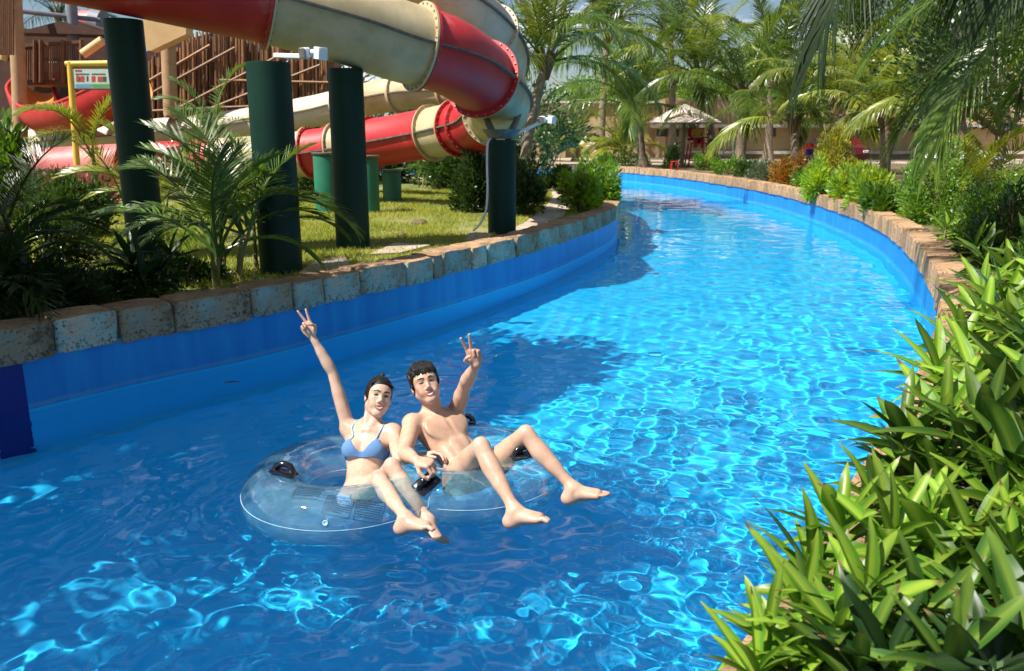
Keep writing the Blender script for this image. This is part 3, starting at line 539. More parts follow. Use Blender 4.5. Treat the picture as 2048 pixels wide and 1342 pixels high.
palm_px('tall coconut palm with ringed trunk right of the parasol', 1427, 332, 1400, 150, 18, 5.6, 'py', .27, az0=.2)
palm_px('small bright palm in front of the doorway', 1150, 322, 1155, 272, 11, 2.9, 'p', .2, az0=2)
palm_px('dark-trunked palm just right of the tripod ladder', 1478, 338, 1492, 190, 15, 4.8, 'p', .3, az0=.7)
palm_px('palm with dark trunk beside the orange shrub', 1588, 345, 1588, 245, 12, 3.6, 'py', .22, az0=2.2)
palm_px('palm with slim curved trunk right of the lime shrub', 1768, 372, 1772, 238, 14, 3.0, 'y', .2, az0=.1)
palm_px('palm with thick ringed trunk near the white flowers', 1925, 385, 1912, 215, 15, 2.9, 'py', .26, az0=1.3)
palm_px('palm crown leaning over the lime shrub', 1690, 350, 1676, 205, 14, 3.8, 'y', .2, az0=.9)
palm_px('tall palm at the back between the parasol palm and the ladder', 1535, 322, 1545, 130, 18, 5.6, 'p', .28, az0=.4)
palm_px('tall palm high above the lime shrub at the back', 1690, 322, 1710, 75, 18, 5.6, 'py', .28, az0=1.9)
palm_px('tall palm at the back right of centre', 1840, 325, 1850, 60, 18, 4.6, 'd', .26, az0=2.6)
palm_px('tall palm behind the crown of the slide-side palm', 1200, 320, 1215, 70, 16, 6.0, 'p', .3, az0=.3)
palm_px('slim palm at the back showing between the two parasol palms', 1345, 318, 1340, 70, 15, 6.0, 'p', .3, az0=1.1)
palm_px('far palm peeping over the tower roof at the left edge', 120, 250, 118, 30, 10, 3.4, 'd', .2, Y=40)
def near_palm(label, base, top, nf, fl, kinds, r, az0=0, lo=0): return palm(label, Vector(base), Vector(top), nf, fl, kinds, r, group='near palms', lo=lo, az0=az0)
near_palm('big near palm whose long fronds droop in at the right edge', (7.3, 10.2, .58), (7.0, 10.2, 3.75), 20, 3.1, 'pd', .2, az0=.35, lo=1)
near_palm('near palm at the top right with dark hanging fronds', (6.3, 8.0, .58), (6.0, 7.8, 4.6), 16, 3.0, 'd', .2, az0=1.2, lo=1)

near_palm('near palm above the top edge with dark frond tips hanging in', (7.2, 6.0, .58), (4.7, 7.6, 4.75), 15, 3.0, 'd', .2, az0=2.0, lo=2)
near_palm('dark near palm crowded behind the hanging fronds at the top right', (8.6, 9.4, .58), (8.2, 9.6, 4.6), 20, 3.4, 'd', .2, az0=.9, lo=0)
# ---- feather palms (areca): clumps of thin stems
AR = {}
for nm, m in (('a', 'areca'), ('d', 'palm_dark'), ('y', 'palm2')):
    AR[nm] = [frond('frond', 1.5, e0, e1, 34, .42, .022, dr, .3, m, 200 + i + ord(nm), .28) for i, (e0, e1, dr) in enumerate(((80, 20, .15), (66, -15, .2), (50, -35, .25), (35, -55, .3)))]
def areca(label, base, h, ns, nf, fl, kind='a', spread=.3, seed=0, group=None):
    root = empty('areca_palm', tuple(base), label=label, cat='palm', group=group); rd = random.Random(seed)
    for s_ in range(ns):
        a = rd.uniform(0, 6.28); q = spread * rd.random() ** .6; x, y = q * math.cos(a), q * math.sin(a); hh = h * rd.uniform(.45, 1); lean = Vector((x, y, 0)) * rd.uniform(.2, .9); b = MB(); tp = Vector((x, y, 0)) + lean + Vector((0, 0, hh)); b.tube([Vector((x, y, -.05)), Vector((x, y, 0)) + lean * .35 + Vector((0, 0, hh * .5)), tp], [.026, .022, .018], 7); st = b.build('stem', M['stem'], root, True)
        for k in range(nf):
            lv = min(3, int(4 * k / nf)); fa = k * 2.4 + rd.uniform(0, 6); link('frond', AR[kind][lv], st, tuple(tp), (rd.uniform(-.2, .2), rd.uniform(-.15, .15), fa), fl / 1.5 * rd.uniform(.75, 1.15))
    return root
g = G(435, 575, .6); areca('large feathery areca palm in front of the left columns', (g.x - .12, g.y + .25, .6), .55, 6, 5, 1.4, 'a', .3, 1)
g = G(500, 545, .6); areca('thin areca palm with upright stems beside the camera column', (g.x + .0, g.y + .2, .6), .9, 2, 4, 1.15, 'a', .12, 2)
areca('shaded areca palm at the left edge of the lawn', (-4.75, 7.5, .6), .5, 4, 5, 1.15, 'd', .3, 3); areca('dark areca palm in the bottom left shade near the coping', (-4.35, 6.75, .6), .3, 5, 6, .95, 'd', .25, 4)
areca('areca palm with yellowing fronds behind the tall left column', (-5.0, 11.8, .6), .6, 3, 4, 1.2, 'y', .3, 5); areca('slim areca palm rising in front of the notice board', (-7.0, 14.2, .6), 1.6, 2, 4, 1.3, 'y', .25, 6); areca('tall areca palm left of the camera column in front of the fence', (-5.1, 14.5, .6), 1.7, 2, 4, 1.3, 'a', .3, 7)
areca('small areca palm under the red slide, left one of the pair', tuple(G(842, 375, .6)), .45, 4, 5, 1.0, 'a', .2, 8); areca('small areca palm under the red slide, right one of the pair', tuple(G(872, 372, .6)), .5, 4, 5, 1.0, 'a', .2, 9)
areca('areca palm fronds spreading low by the round green shrub', tuple(G(1950, 425, .6)), .3, 5, 6, 1.5, 'y', .3, 10); areca('leafy areca palm at the foot of the slide-side palm', tuple(G(1085, 345, .6)), .9, 5, 5, 1.6, 'a', .4, 11); areca('yellow-green feather palm left of the parasol', tuple(G(1240, 325, .6)), .6, 5, 6, 2.6, 'y', .4, 12); areca('feather palm beside the doorway wall', tuple(G(1112, 323, .6)), .8, 5, 6, 2.4, 'y', .4, 13)
areca('dark areca palm at the far left in front of the flume slide', (-6.6, 10.4, .6), .6, 4, 4, 1.2, 'd', .35, 14)

# ---- leafy shrubs
def leafcloud(name, n, rx, ry, rz, ls, m, seed, clumps=14, up=.35, asp=.42):
    r = np.random.default_rng(seed); c = r.normal(size=(clumps, 3)); c /= np.linalg.norm(c, axis=1)[:, None]; c[:, 2] = np.abs(c[:, 2]) * .9; c *= r.uniform(.45, .85, (clumps, 1)); k = r.integers(0, clumps, n); d = r.normal(size=(n, 3)); d /= np.linalg.norm(d, axis=1)[:, None]; P = (c[k] + d * (r.random((n, 1)) ** .5) * r.uniform(.22, .42, (clumps, 1))[k]) * [rx, ry, rz]; P[:, 2] += rz * .08; P[:, 2] = np.maximum(P[:, 2], .02)
    o = d * .6 + P / [rx, ry, rz] * .6 + [0, 0, up] + r.normal(0, .35, (n, 3)); o /= np.linalg.norm(o, axis=1)[:, None]; w = np.cross(o, r.normal(size=(n, 3))); w /= np.linalg.norm(w, axis=1)[:, None] + 1e-9; L = ls * r.uniform(.65, 1.25, (n, 1)); nn = np.cross(o, w); mid = P + o * L * .5 + nn * L * .06
    V = np.stack([P, mid - w * L * asp / 2, P + o * L, mid + w * L * asp / 2], 1).reshape(-1, 3); F = np.arange(4 * n).reshape(-1, 4); return nmesh(name, V, F, m, False)
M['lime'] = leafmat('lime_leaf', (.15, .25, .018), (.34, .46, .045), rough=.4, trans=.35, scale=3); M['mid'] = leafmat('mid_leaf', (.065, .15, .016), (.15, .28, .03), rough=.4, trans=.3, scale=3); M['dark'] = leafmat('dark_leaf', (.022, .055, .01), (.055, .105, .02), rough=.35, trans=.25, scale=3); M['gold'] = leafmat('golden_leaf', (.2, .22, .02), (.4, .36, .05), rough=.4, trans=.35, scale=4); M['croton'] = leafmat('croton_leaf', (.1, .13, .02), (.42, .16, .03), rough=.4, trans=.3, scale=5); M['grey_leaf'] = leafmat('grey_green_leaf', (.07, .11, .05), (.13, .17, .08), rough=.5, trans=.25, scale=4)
M['red_leaf'] = leafmat('red_leaf', (.15, .03, .03), (.32, .1, .09), rough=.4, trans=.25, scale=4)
def shrub(label, base, rx, rz, n, ls, m, seed, ry=None, group=None, asp=.42, cat='shrub'):
    root = empty('shrub', tuple(base), label=label, cat=cat, group=group); link('crown', leafcloud('crown', n, rx, ry or rx, rz, ls, M[m], seed, asp=asp), root); b = MB(); rd = random.Random(seed)
    for i in range(5): a = rd.uniform(0, 6.28); b.tube([(0, 0, -.05), (math.cos(a) * rx * .3, math.sin(a) * rx * .3, rz * .4), (math.cos(a) * rx * .55, math.sin(a) * rx * .55, rz * .8)], [.02, .014, .006], 5)
    b.build('stems', M['fibre'], root, True); return root
def shrub_px(label, px, pb, w, h, Y, n, ls, m, seed, **k):
    c = A(px, 400, Y); dep = Y * _c + 1.4 * _s; s_ = CAM_F / dep; return shrub(label, (c.x, Y, .58), w / s_ / 2 * 1.12, h / s_ * 1.25, int(n * 1.25), ls, m, seed, **k)
shrub_px('rounded dark green small-leaved shrub by the coping near the slim palm', 1868, 430, 115, 160, 14.8, 5200, .07, 'mid', 1); shrub_px('small-leaved green shrub close behind the right coping', 1985, 500, 120, 110, 10.6, 4200, .06, 'mid', 2); shrub_px('dark small-leaved shrub at the right edge behind the lime dracaenas', 2040, 500, 150, 140, 9.6, 4200, .06, 'dark', 3)
shrub_px('golden yellow-green shrub in front of the building', 1664, 350, 110, 95, 23, 3600, .11, 'gold', 4); shrub_px('orange croton shrub left of the golden shrub', 1572, 355, 70, 62, 26, 2200, .11, 'croton', 5); shrub_px('grey-green shrub by the far coping', 1527, 360, 62, 40, 28, 1600, .09, 'grey_leaf', 6)
for i, (px, Y, w, h, m) in enumerate(((1640, 21, 70, 60, 'lime'), (1690, 19.5, 80, 62, 'lime'), (1740, 18, 80, 60, 'lime'), (1770, 16.4, 80, 55, 'mid'), (1715, 21.5, 80, 60, 'lime'), (1620, 24, 60, 50, 'mid'))):
    shrub_px(['low lime bush farthest along the sunny coping row', 'low lime bush second in the sunny coping row', 'low lime bush in the middle of the sunny coping row', 'low green bush nearest the round shrub in the coping row', 'lime bush behind the sunny coping row', 'green bush at the foot of the golden shrub'][i], px, 400, w, h, Y, 1700, .16, m, 20 + i, asp=.26)
for i, (px, Y, w, h, m) in enumerate(((1455, 34, 60, 34, 'mid'), (1495, 32, 50, 30, 'dark'), (1405, 38, 50, 30, 'mid'), (1340, 39.5, 36, 40, 'dark'), (1260, 43, 70, 26, 'mid'), (1210, 44.5, 40, 20, 'mid'), (1550, 29, 50, 30, 'mid'), (1590, 26.5, 40, 34, 'lime'))):
    shrub_px(['low green plants by the coping right of the lifeguard', 'dark low plants left of the grey-green shrub', 'low plants under the tall ringed palm', 'dark shrub left of the parasol pole', 'low plants at the foot of the short-trunk palm', 'tiny plants beside the doorway palm', 'low green plants between grey and orange shrubs', 'lime plant tuft below the orange shrub'][i], px, 340, w, h, Y, 900, .16, m, 40 + i, asp=.3)
# island point
shrub_px('bright lime bush on the tip of the inner bank', 1160, 425, 78, 72, 17.0, 3000, .13, 'lime', 60, asp=.3); shrub_px('green bush behind the lime bush on the inner bank tip', 1192, 390, 84, 75, 19.2, 2600, .13, 'mid', 61, asp=.3); shrub_px('dark low hedge along the back of the inner bank', 1115, 365, 130, 36, 25, 2400, .14, 'dark', 62, ry=.8); shrub_px('dark low hedge at the foot of the slide-side palm', 1055, 370, 60, 55, 23.5, 1600, .14, 'dark', 65)
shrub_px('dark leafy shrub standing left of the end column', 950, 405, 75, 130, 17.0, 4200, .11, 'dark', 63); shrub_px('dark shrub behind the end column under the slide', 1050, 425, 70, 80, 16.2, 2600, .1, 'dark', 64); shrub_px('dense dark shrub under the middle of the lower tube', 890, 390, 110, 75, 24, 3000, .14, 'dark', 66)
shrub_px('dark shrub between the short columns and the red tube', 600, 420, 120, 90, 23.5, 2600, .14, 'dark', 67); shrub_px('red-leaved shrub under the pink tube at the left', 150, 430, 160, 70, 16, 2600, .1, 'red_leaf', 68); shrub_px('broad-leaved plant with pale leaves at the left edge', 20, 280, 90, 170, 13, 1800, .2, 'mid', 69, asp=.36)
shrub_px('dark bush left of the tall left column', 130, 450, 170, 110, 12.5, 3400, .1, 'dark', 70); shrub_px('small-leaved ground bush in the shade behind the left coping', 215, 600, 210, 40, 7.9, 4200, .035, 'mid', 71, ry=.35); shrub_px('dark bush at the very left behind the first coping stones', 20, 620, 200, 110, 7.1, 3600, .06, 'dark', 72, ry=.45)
# dark green mass behind everything at the right
def tree(label, px, Y, w, zt, n, ls, m, seed, group='broadleaf trees at the back'):
    c = A(px, 330, Y); root = empty('tree', (c.x, Y, .5), label=label, cat='tree', group=group); b = MB(); b.tube([(0, 0, 0), (.1, 0, zt * .35), (0, .1, zt * .7)], [.22, .17, .07], 9)
    rd = random.Random(seed)
    for i in range(6): a = rd.uniform(0, 6.28); b.tube([(.05, 0, zt * .3), (math.cos(a) * w * .25, math.sin(a) * w * .25, zt * .55), (math.cos(a) * w * .42, math.sin(a) * w * .42, zt * .75)], [.1, .06, .02], 6)
    b.build('trunk', M['trunk'], root, True); o = link('crown', leafcloud('crown', n, w * .5, w * .5, zt * .66, ls, M[m], seed, 40), root, (0, 0, zt * .34)); return root
tree('dark broadleaf tree behind the doorway palm', 1235, 66, 13, 8.2, 12000, .3, 'mid', 1); tree('broadleaf tree above the parasol', 1380, 72, 14, 7.5, 13000, .3, 'mid', 2); tree('broadleaf tree behind the ladder palms', 1540, 70, 14, 8, 13000, .3, 'mid', 3); tree('broadleaf tree behind the golden shrub', 1700, 57, 13, 7.5, 14000, .28, 'mid', 4); tree('dark tree behind the slim palm at the right', 1880, 34, 11, 8.0, 13000, .2, 'dark', 5); tree('dark tree at the right edge behind the near palms', 2060, 19, 7, 6.6, 13000, .14, 'dark', 6); tree('dark tree filling the gap behind the ringed palm', 1990, 27, 8, 5.4, 12000, .17, 'dark', 7)
tree('dark tree behind the bamboo fence', 560, 38, 12, 6.0, 8000, .26, 'dark', 8); tree('dark tree behind the lower tube and end column', 960, 34, 9, 4.0, 9000, .2, 'dark', 9); tree('dark tree at the left behind the tower', -40, 36, 12, 6.2, 4000, .35, 'dark', 10)
# unseen trees added off to the left, crowns shaped to shade the water

def shade_tree(label, trunk, crown, r, rz, n, ls, seed, rot=0):
    root = empty('tree', trunk, label=label, cat='tree', group='added shade trees on the left bank outside the picture'); d = Vector(crown) - Vector(trunk); b = MB(); b.tube([(0, 0, 0), (.2, 0, d.z * .5), (d.x * .4, d.y * .4, d.z * .8), tuple(d)], [.2, .16, .12, .06], 10); b.build('trunk', M['trunk'], root, True); link('crown', leafcloud('crown', n, r[0], r[1], rz, ls, M['mid'], seed, 60), root, tuple(d), (0, 0, rot))
shade_tree('unseen leafy tree added over the water, crown shaped to shade it', (-8.4, 5.4, .6), (-3.95, 6.15, 4.15), (2.7, 1.25), 1.1, 6500, .25, 91, math.radians(48)); shade_tree('unseen leafy tree added for shade on the left bank nearest the photographer', (-8.8, -.5, .6), (-4.9, .3, 4.0), (3.0, 2.4), 1.4, 9000, .25, 92); shade_tree('unseen leafy tree added for shade between the other two on the left bank', (-8.6, 3.0, .6), (-6.7, 4.6, 4.1), (2.8, 2.7), 1.4, 9500, .25, 93)

for i, (px, Y, w, h) in enumerate(((640, 27, 150, 75), (760, 28, 150, 70), (870, 27, 150, 80), (985, 26, 130, 90), (480, 27, 160, 85), (1035, 28.5, 110, 75))):
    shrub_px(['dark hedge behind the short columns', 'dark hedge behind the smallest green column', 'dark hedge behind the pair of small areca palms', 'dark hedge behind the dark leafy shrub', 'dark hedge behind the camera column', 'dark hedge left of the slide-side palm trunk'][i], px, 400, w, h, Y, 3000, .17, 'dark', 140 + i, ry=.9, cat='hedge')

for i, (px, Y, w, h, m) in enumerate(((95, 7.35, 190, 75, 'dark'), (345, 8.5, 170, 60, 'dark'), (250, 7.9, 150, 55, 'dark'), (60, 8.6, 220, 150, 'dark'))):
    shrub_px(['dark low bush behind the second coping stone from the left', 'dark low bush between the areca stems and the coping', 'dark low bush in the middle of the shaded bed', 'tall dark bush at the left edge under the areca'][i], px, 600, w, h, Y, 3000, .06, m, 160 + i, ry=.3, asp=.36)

for i, (Y, off, r, h, m) in enumerate(((9.4, 1.25, .6, .55, 'mid'), (10.8, 1.0, .6, .6, 'mid'), (12.2, .95, .62, .62, 'lime'), (13.6, 1.1, .65, .6, 'mid'), (15.6, 1.0, .7, .6, 'lime'), (17.4, 1.1, .75, .65, 'mid'), (11.8, 2.3, .8, .95, 'mid'), (16.6, 2.4, .9, 1.0, 'mid'), (13.4, 3.2, .9, 1.2, 'mid'), (9.9, 2.6, .7, .9, 'mid'))):
    k = int(np.argmin(np.abs(RC[60:300, 1] - Y))) + 60; x, y = RC[k] + RN[k] * off
    shrub(['rounded green shrub behind the coping end, first of the bank row', 'rounded green shrub behind the coping, second of the bank row', 'lime shrub behind the coping, third of the bank row', 'green shrub behind the coping, fourth of the bank row', 'lime shrub behind the coping, fifth of the bank row', 'green shrub behind the coping, farthest of the bank row', 'taller green shrub in the second row above the coping', 'taller green shrub in the second row by the slim palm', 'tall green shrub in the third row under the hanging fronds', 'taller green shrub in the second row at the right edge'][i], (x, y, .58), r, h, 4200, .065, m, 180 + i, asp=.4)
# ---- dracaenas along the right coping, every leaf a piece of its own
def stripemat(name, edge, mid, spec=.32, trans=.3):
    m, t, b = nodes(name); c = t.nodes.new('ShaderNodeTexCoord'); sp = t.nodes.new('ShaderNodeSeparateXYZ'); t.links.new(c.outputs['Object'], sp.inputs[0]); ab = t.nodes.new('ShaderNodeMath'); ab.operation = 'ABSOLUTE'; t.links.new(sp.outputs['Y'], ab.inputs[0])
    n = noise(t, 5, 3, .5, vec=(.25, 7, 1)); md = t.nodes.new('ShaderNodeMath'); md.operation = 'MULTIPLY_ADD'; md.inputs[1].default_value = .07; t.links.new(n.outputs[0], md.inputs[0]); t.links.new(ab.outputs[0], md.inputs[2])
    r = ramp(t, [(.03, mid), (.06, tuple(.5 * (a + q) for a, q in zip(mid, edge))), (.095, edge)]); t.links.new(md.outputs[0], r.inputs[0])
    tp = t.nodes.new('ShaderNodeMapRange'); tp.inputs['From Min'].default_value = .93; tp.inputs['From Max'].default_value = .985; nt_ = noise(t, 3, 2, .5); a2 = t.nodes.new('ShaderNodeMath'); a2.operation = 'MULTIPLY_ADD'; a2.inputs[1].default_value = .12; t.links.new(nt_.outputs[0], a2.inputs[0]); t.links.new(sp.outputs['X'], a2.inputs[2]); t.links.new(a2.outputs[0], tp.inputs[0]); mt = t.nodes.new('ShaderNodeMix'); mt.data_type = 'RGBA'; mt.inputs['B'].default_value = (.11, .075, .025, 1); ot = t.nodes.new('ShaderNodeObjectInfo'); gt = t.nodes.new('ShaderNodeMath'); gt.operation = 'GREATER_THAN'; gt.inputs[1].default_value = .68; t.links.new(ot.outputs['Random'], gt.inputs[0]); mg = t.nodes.new('ShaderNodeMath'); mg.operation = 'MULTIPLY'; t.links.new(gt.outputs[0], mg.inputs[0]); t.links.new(tp.outputs[0], mg.inputs[1]); t.links.new(mg.outputs[0], mt.inputs['Factor']); t.links.new(r.outputs[0], mt.inputs['A']); r = mt
    oi = t.nodes.new('ShaderNodeObjectInfo'); mr = t.nodes.new('ShaderNodeMapRange'); mr.inputs['To Min'].default_value = .6; mr.inputs['To Max'].default_value = 1.3; t.links.new(oi.outputs['Random'], mr.inputs[0]); hs = t.nodes.new('ShaderNodeHueSaturation'); t.links.new(mr.outputs[0], hs.inputs['Value']); t.links.new(r.outputs['Result'], hs.inputs['Color'])
    t.links.new(hs.outputs[0], b.inputs['Base Color']); b.inputs['Roughness'].default_value = .36; b.inputs['Specular IOR Level'].default_value = spec; tr = t.nodes.new('ShaderNodeBsdfTranslucent'); h2 = t.nodes.new('ShaderNodeHueSaturation'); h2.inputs['Value'].default_value = 1.6; t.links.new(hs.outputs[0], h2.inputs['Color']); t.links.new(h2.outputs[0], tr.inputs[0]); mx = t.nodes.new('ShaderNodeMixShader'); mx.inputs[0].default_value = trans; t.links.new(b.outputs[0], mx.inputs[1]); t.links.new(tr.outputs[0], mx.inputs[2]); t.links.new(mx.outputs[0], t.nodes['Material Output'].inputs[0])
    return m
M['drac'] = stripemat('striped_leaf', (.085, .2, .014), (.29, .4, .045)); M['drac_dark'] = stripemat('dark_striped_leaf', (.03, .085, .011), (.12, .19, .024), .32, .22); M['drac_shade'] = stripemat('shade_painted_leaf', (.01, .03, .007), (.02, .05, .01), .3, .15)  # the last is a darker leaf copy with shade put into its colour
def leaf_mesh(bend, wid, m, tw=0, fold=.25):
    V = []; F = []; ts = np.linspace(0, 1, 8); a = np.radians(-bend * ts ** 1.5); x = np.concatenate([[0], np.cumsum(np.cos(a[:-1]))]) / 7; z = np.concatenate([[0], np.cumsum(np.sin(a[:-1]))]) / 7
    for i, t in enumerate(ts):
        w = wid * (math.sin(math.pi * min(1, (t * .92 + .08))) ** .75) * (1.05 - .25 * t) * .5 + (.012 if t < .1 else 0); w = max(w, .002); q = tw * t
        for s_ in (-1, -.5, 0, .5, 1): yy = s_ * w; zz = abs(s_) * w * fold * 2 * (1 - t * .5) + .006 * math.sin(9 * t + s_ * 2); V.append((x[i] - zz * math.sin(a[i]), yy * math.cos(q) - zz * math.sin(q), z[i] + zz * math.cos(q) + yy * math.sin(q)))
    for i in range(7):
        for j in range(4): F.append((i * 5 + j, (i + 1) * 5 + j, (i + 1) * 5 + j + 1, i * 5 + j + 1))
    return mesh('leaf', V, F, M[m], True)
LEAF = {k: [leaf_mesh(b, w, k, tw, .25) for b, w, tw in ((12, .19, .1), (26, .215, -.15), (42, .23, .25), (64, .23, -.25), (30, .24, .3))] for k in ('drac', 'drac_dark', 'drac_shade')}
def cane(root, loc, head, L, nl, rd, kind='drac', open_=1.0):
    """a cane with its rosette; the leaves hang on the cane"""
    b = MB(); base = Vector(loc); h = Vector(head) - base; b.tube([(0, 0, 0), h * .5 + Vector((rd.uniform(-.03, .03), rd.uniform(-.03, .03), 0)), h], [.014, .012, .011], 6); st = b.build('cane', M['stem'], root, True, tuple(base))
    ph = rd.uniform(0, 6.28); tl = Vector((rd.uniform(-.35, .35), rd.uniform(-.35, .35), 1)).normalized().to_track_quat('Z', 'Y')
    for i in range(nl):
        t = (i + .5) / nl; az = ph + i * 2.39996 + rd.uniform(-.2, .2); el = math.radians(76 - 84 * t ** .62 * open_ + rd.uniform(-9, 9)); k = LEAF[kind][min(4, int(t * 4.2)) if rd.random() < .8 else 4]; q = tl @ Quaternion((0, 0, 1), az) @ Quaternion((0, 1, 0), -el) @ Quaternion((1, 0, 0), rd.uniform(-.3, .3)); l = L * rd.uniform(.72, 1.12) * (.75 + .35 * math.sin(math.pi * min(1, t + .2)))
        o = bpy.data.objects.new('leaf', k); COL.objects.link(o); o.parent = st; o.location = h + Vector((0, 0, -.1 * t * L / .25)); o.rotation_mode = 'QUATERNION'; o.rotation_quaternion = q; o.scale = (l, l * rd.uniform(.85, 1.15), l)
def bush(label, heads, kind='drac', L=.27, nl=24, seed=0):
    rd = random.Random(seed); c = sum((Vector(h) for h in heads), Vector()) / len(heads); root = empty('dracaena', (c.x, c.y, .6), label=label, cat='plant', group='dracaenas')
    for h in heads:
        h = Vector(h) - Vector((c.x, c.y, .6)); b = Vector((h.x * .8 + rd.uniform(-.06, .06), h.y * .8 + rd.uniform(-.06, .06), -.03)); cane(root, b, h, L * rd.uniform(.85, 1.15), nl, rd, kind if isinstance(kind, str) else rd.choice(kind))
    return root
def H(px, py, z): p = G(px, py, z); return (p.x, p.y, z)
D, K = 'drac', 'drac_dark'
bush('dracaena at the bottom edge overhanging the pink coping', [H(1515, 1345, .82), H(1590, 1335, .8), H(1540, 1262, .84), H(1645, 1310, .86)], D, 0.18, 20, 1)
bush('dracaena with broad lime leaves second from the bottom edge', [H(1735, 1185, 1.0), H(1630, 1150, .86), H(1685, 1255, .92), H(1605, 1215, .84)], D, 0.25, 20, 2)
bush('lime dracaena with upright leaves just below the dark rosettes', [H(1685, 1060, .95), H(1785, 1075, 1.0), H(1748, 990, .9), H(1855, 1040, 1.0)], D, 0.25, 22, 3)
bush('dark green dracaena with long leaves jutting over the water', [H(1813, 880, 1.0), H(1808, 935, .9), H(1878, 960, .95), H(1893, 850, 1.05)], (K, D, K), 0.31, 24, 4)
bush('big dark rosette dracaena right of the jutting one', [H(1978, 870, 1.12), H(2033, 930, 1.1), H(2068, 800, 1.2), H(1953, 955, 1.0)], K, 0.31, 25, 5)
bush('lime striped dracaena above the dark rosettes by the coping', [H(1878, 745, .9), H(1953, 760, 1.0), H(1928, 690, .95), H(2023, 730, 1.05)], D, 0.34, 22, 6)
bush('bright dracaena at the end of the exposed coping', [H(1967, 585, .9), H(1973, 640, .95), H(2008, 610, 1.0), H(2038, 660, 1.05)], D, 0.37, 22, 7)
bush('lime dracaena at the right edge above the coping end', [H(2078, 640, 1.1), H(2093, 700, 1.15), H(2082, 580, 1.1), H(2122, 560, 1.2)], (D, D, K), 0.39, 20, 8)
bush('green dracaena behind the coping end under the small-leaved shrubs', [H(2027, 545, .95), H(2072, 525, 1.05), H(1987, 535, .85), H(2112, 500, 1.15)], (D, K), 0.39, 18, 9)
bush('lime dracaena in the middle of the right edge', [H(2078, 860, 1.15), H(2098, 960, 1.1), H(2005, 1010, 1.02), H(2088, 760, 1.2)], (D, K), 0.30, 20, 10)
bush('lime dracaena near the right edge below the big dark rosette', [H(1945, 1075, 1.0), H(2030, 1100, 1.05), H(1885, 1120, .95), H(2090, 1070, 1.08)], D, 0.25, 20, 11)
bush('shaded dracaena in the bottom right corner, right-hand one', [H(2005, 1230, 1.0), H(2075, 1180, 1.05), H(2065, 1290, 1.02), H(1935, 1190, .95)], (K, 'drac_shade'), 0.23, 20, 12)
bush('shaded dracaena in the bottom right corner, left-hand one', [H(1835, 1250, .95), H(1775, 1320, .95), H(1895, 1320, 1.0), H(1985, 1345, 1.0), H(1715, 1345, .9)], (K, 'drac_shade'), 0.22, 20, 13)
bush('small dracaena tuft on the coping below the small-leaved shrub', [H(1892, 455, .85), H(1924, 470, .85), H(1952, 490, .88), H(1967, 515, .9)], (D, K), 0.37, 14, 14)
# shaded rosettes behind the left coping
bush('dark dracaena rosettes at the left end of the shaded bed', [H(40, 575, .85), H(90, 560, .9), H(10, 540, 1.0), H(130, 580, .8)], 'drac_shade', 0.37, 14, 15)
bush('dark dracaena rosettes in front of the tall left column', [H(265, 520, .95), H(320, 540, .85), H(340, 505, 1.0), H(285, 555, .8)], 'drac_shade', 0.35, 14, 16)
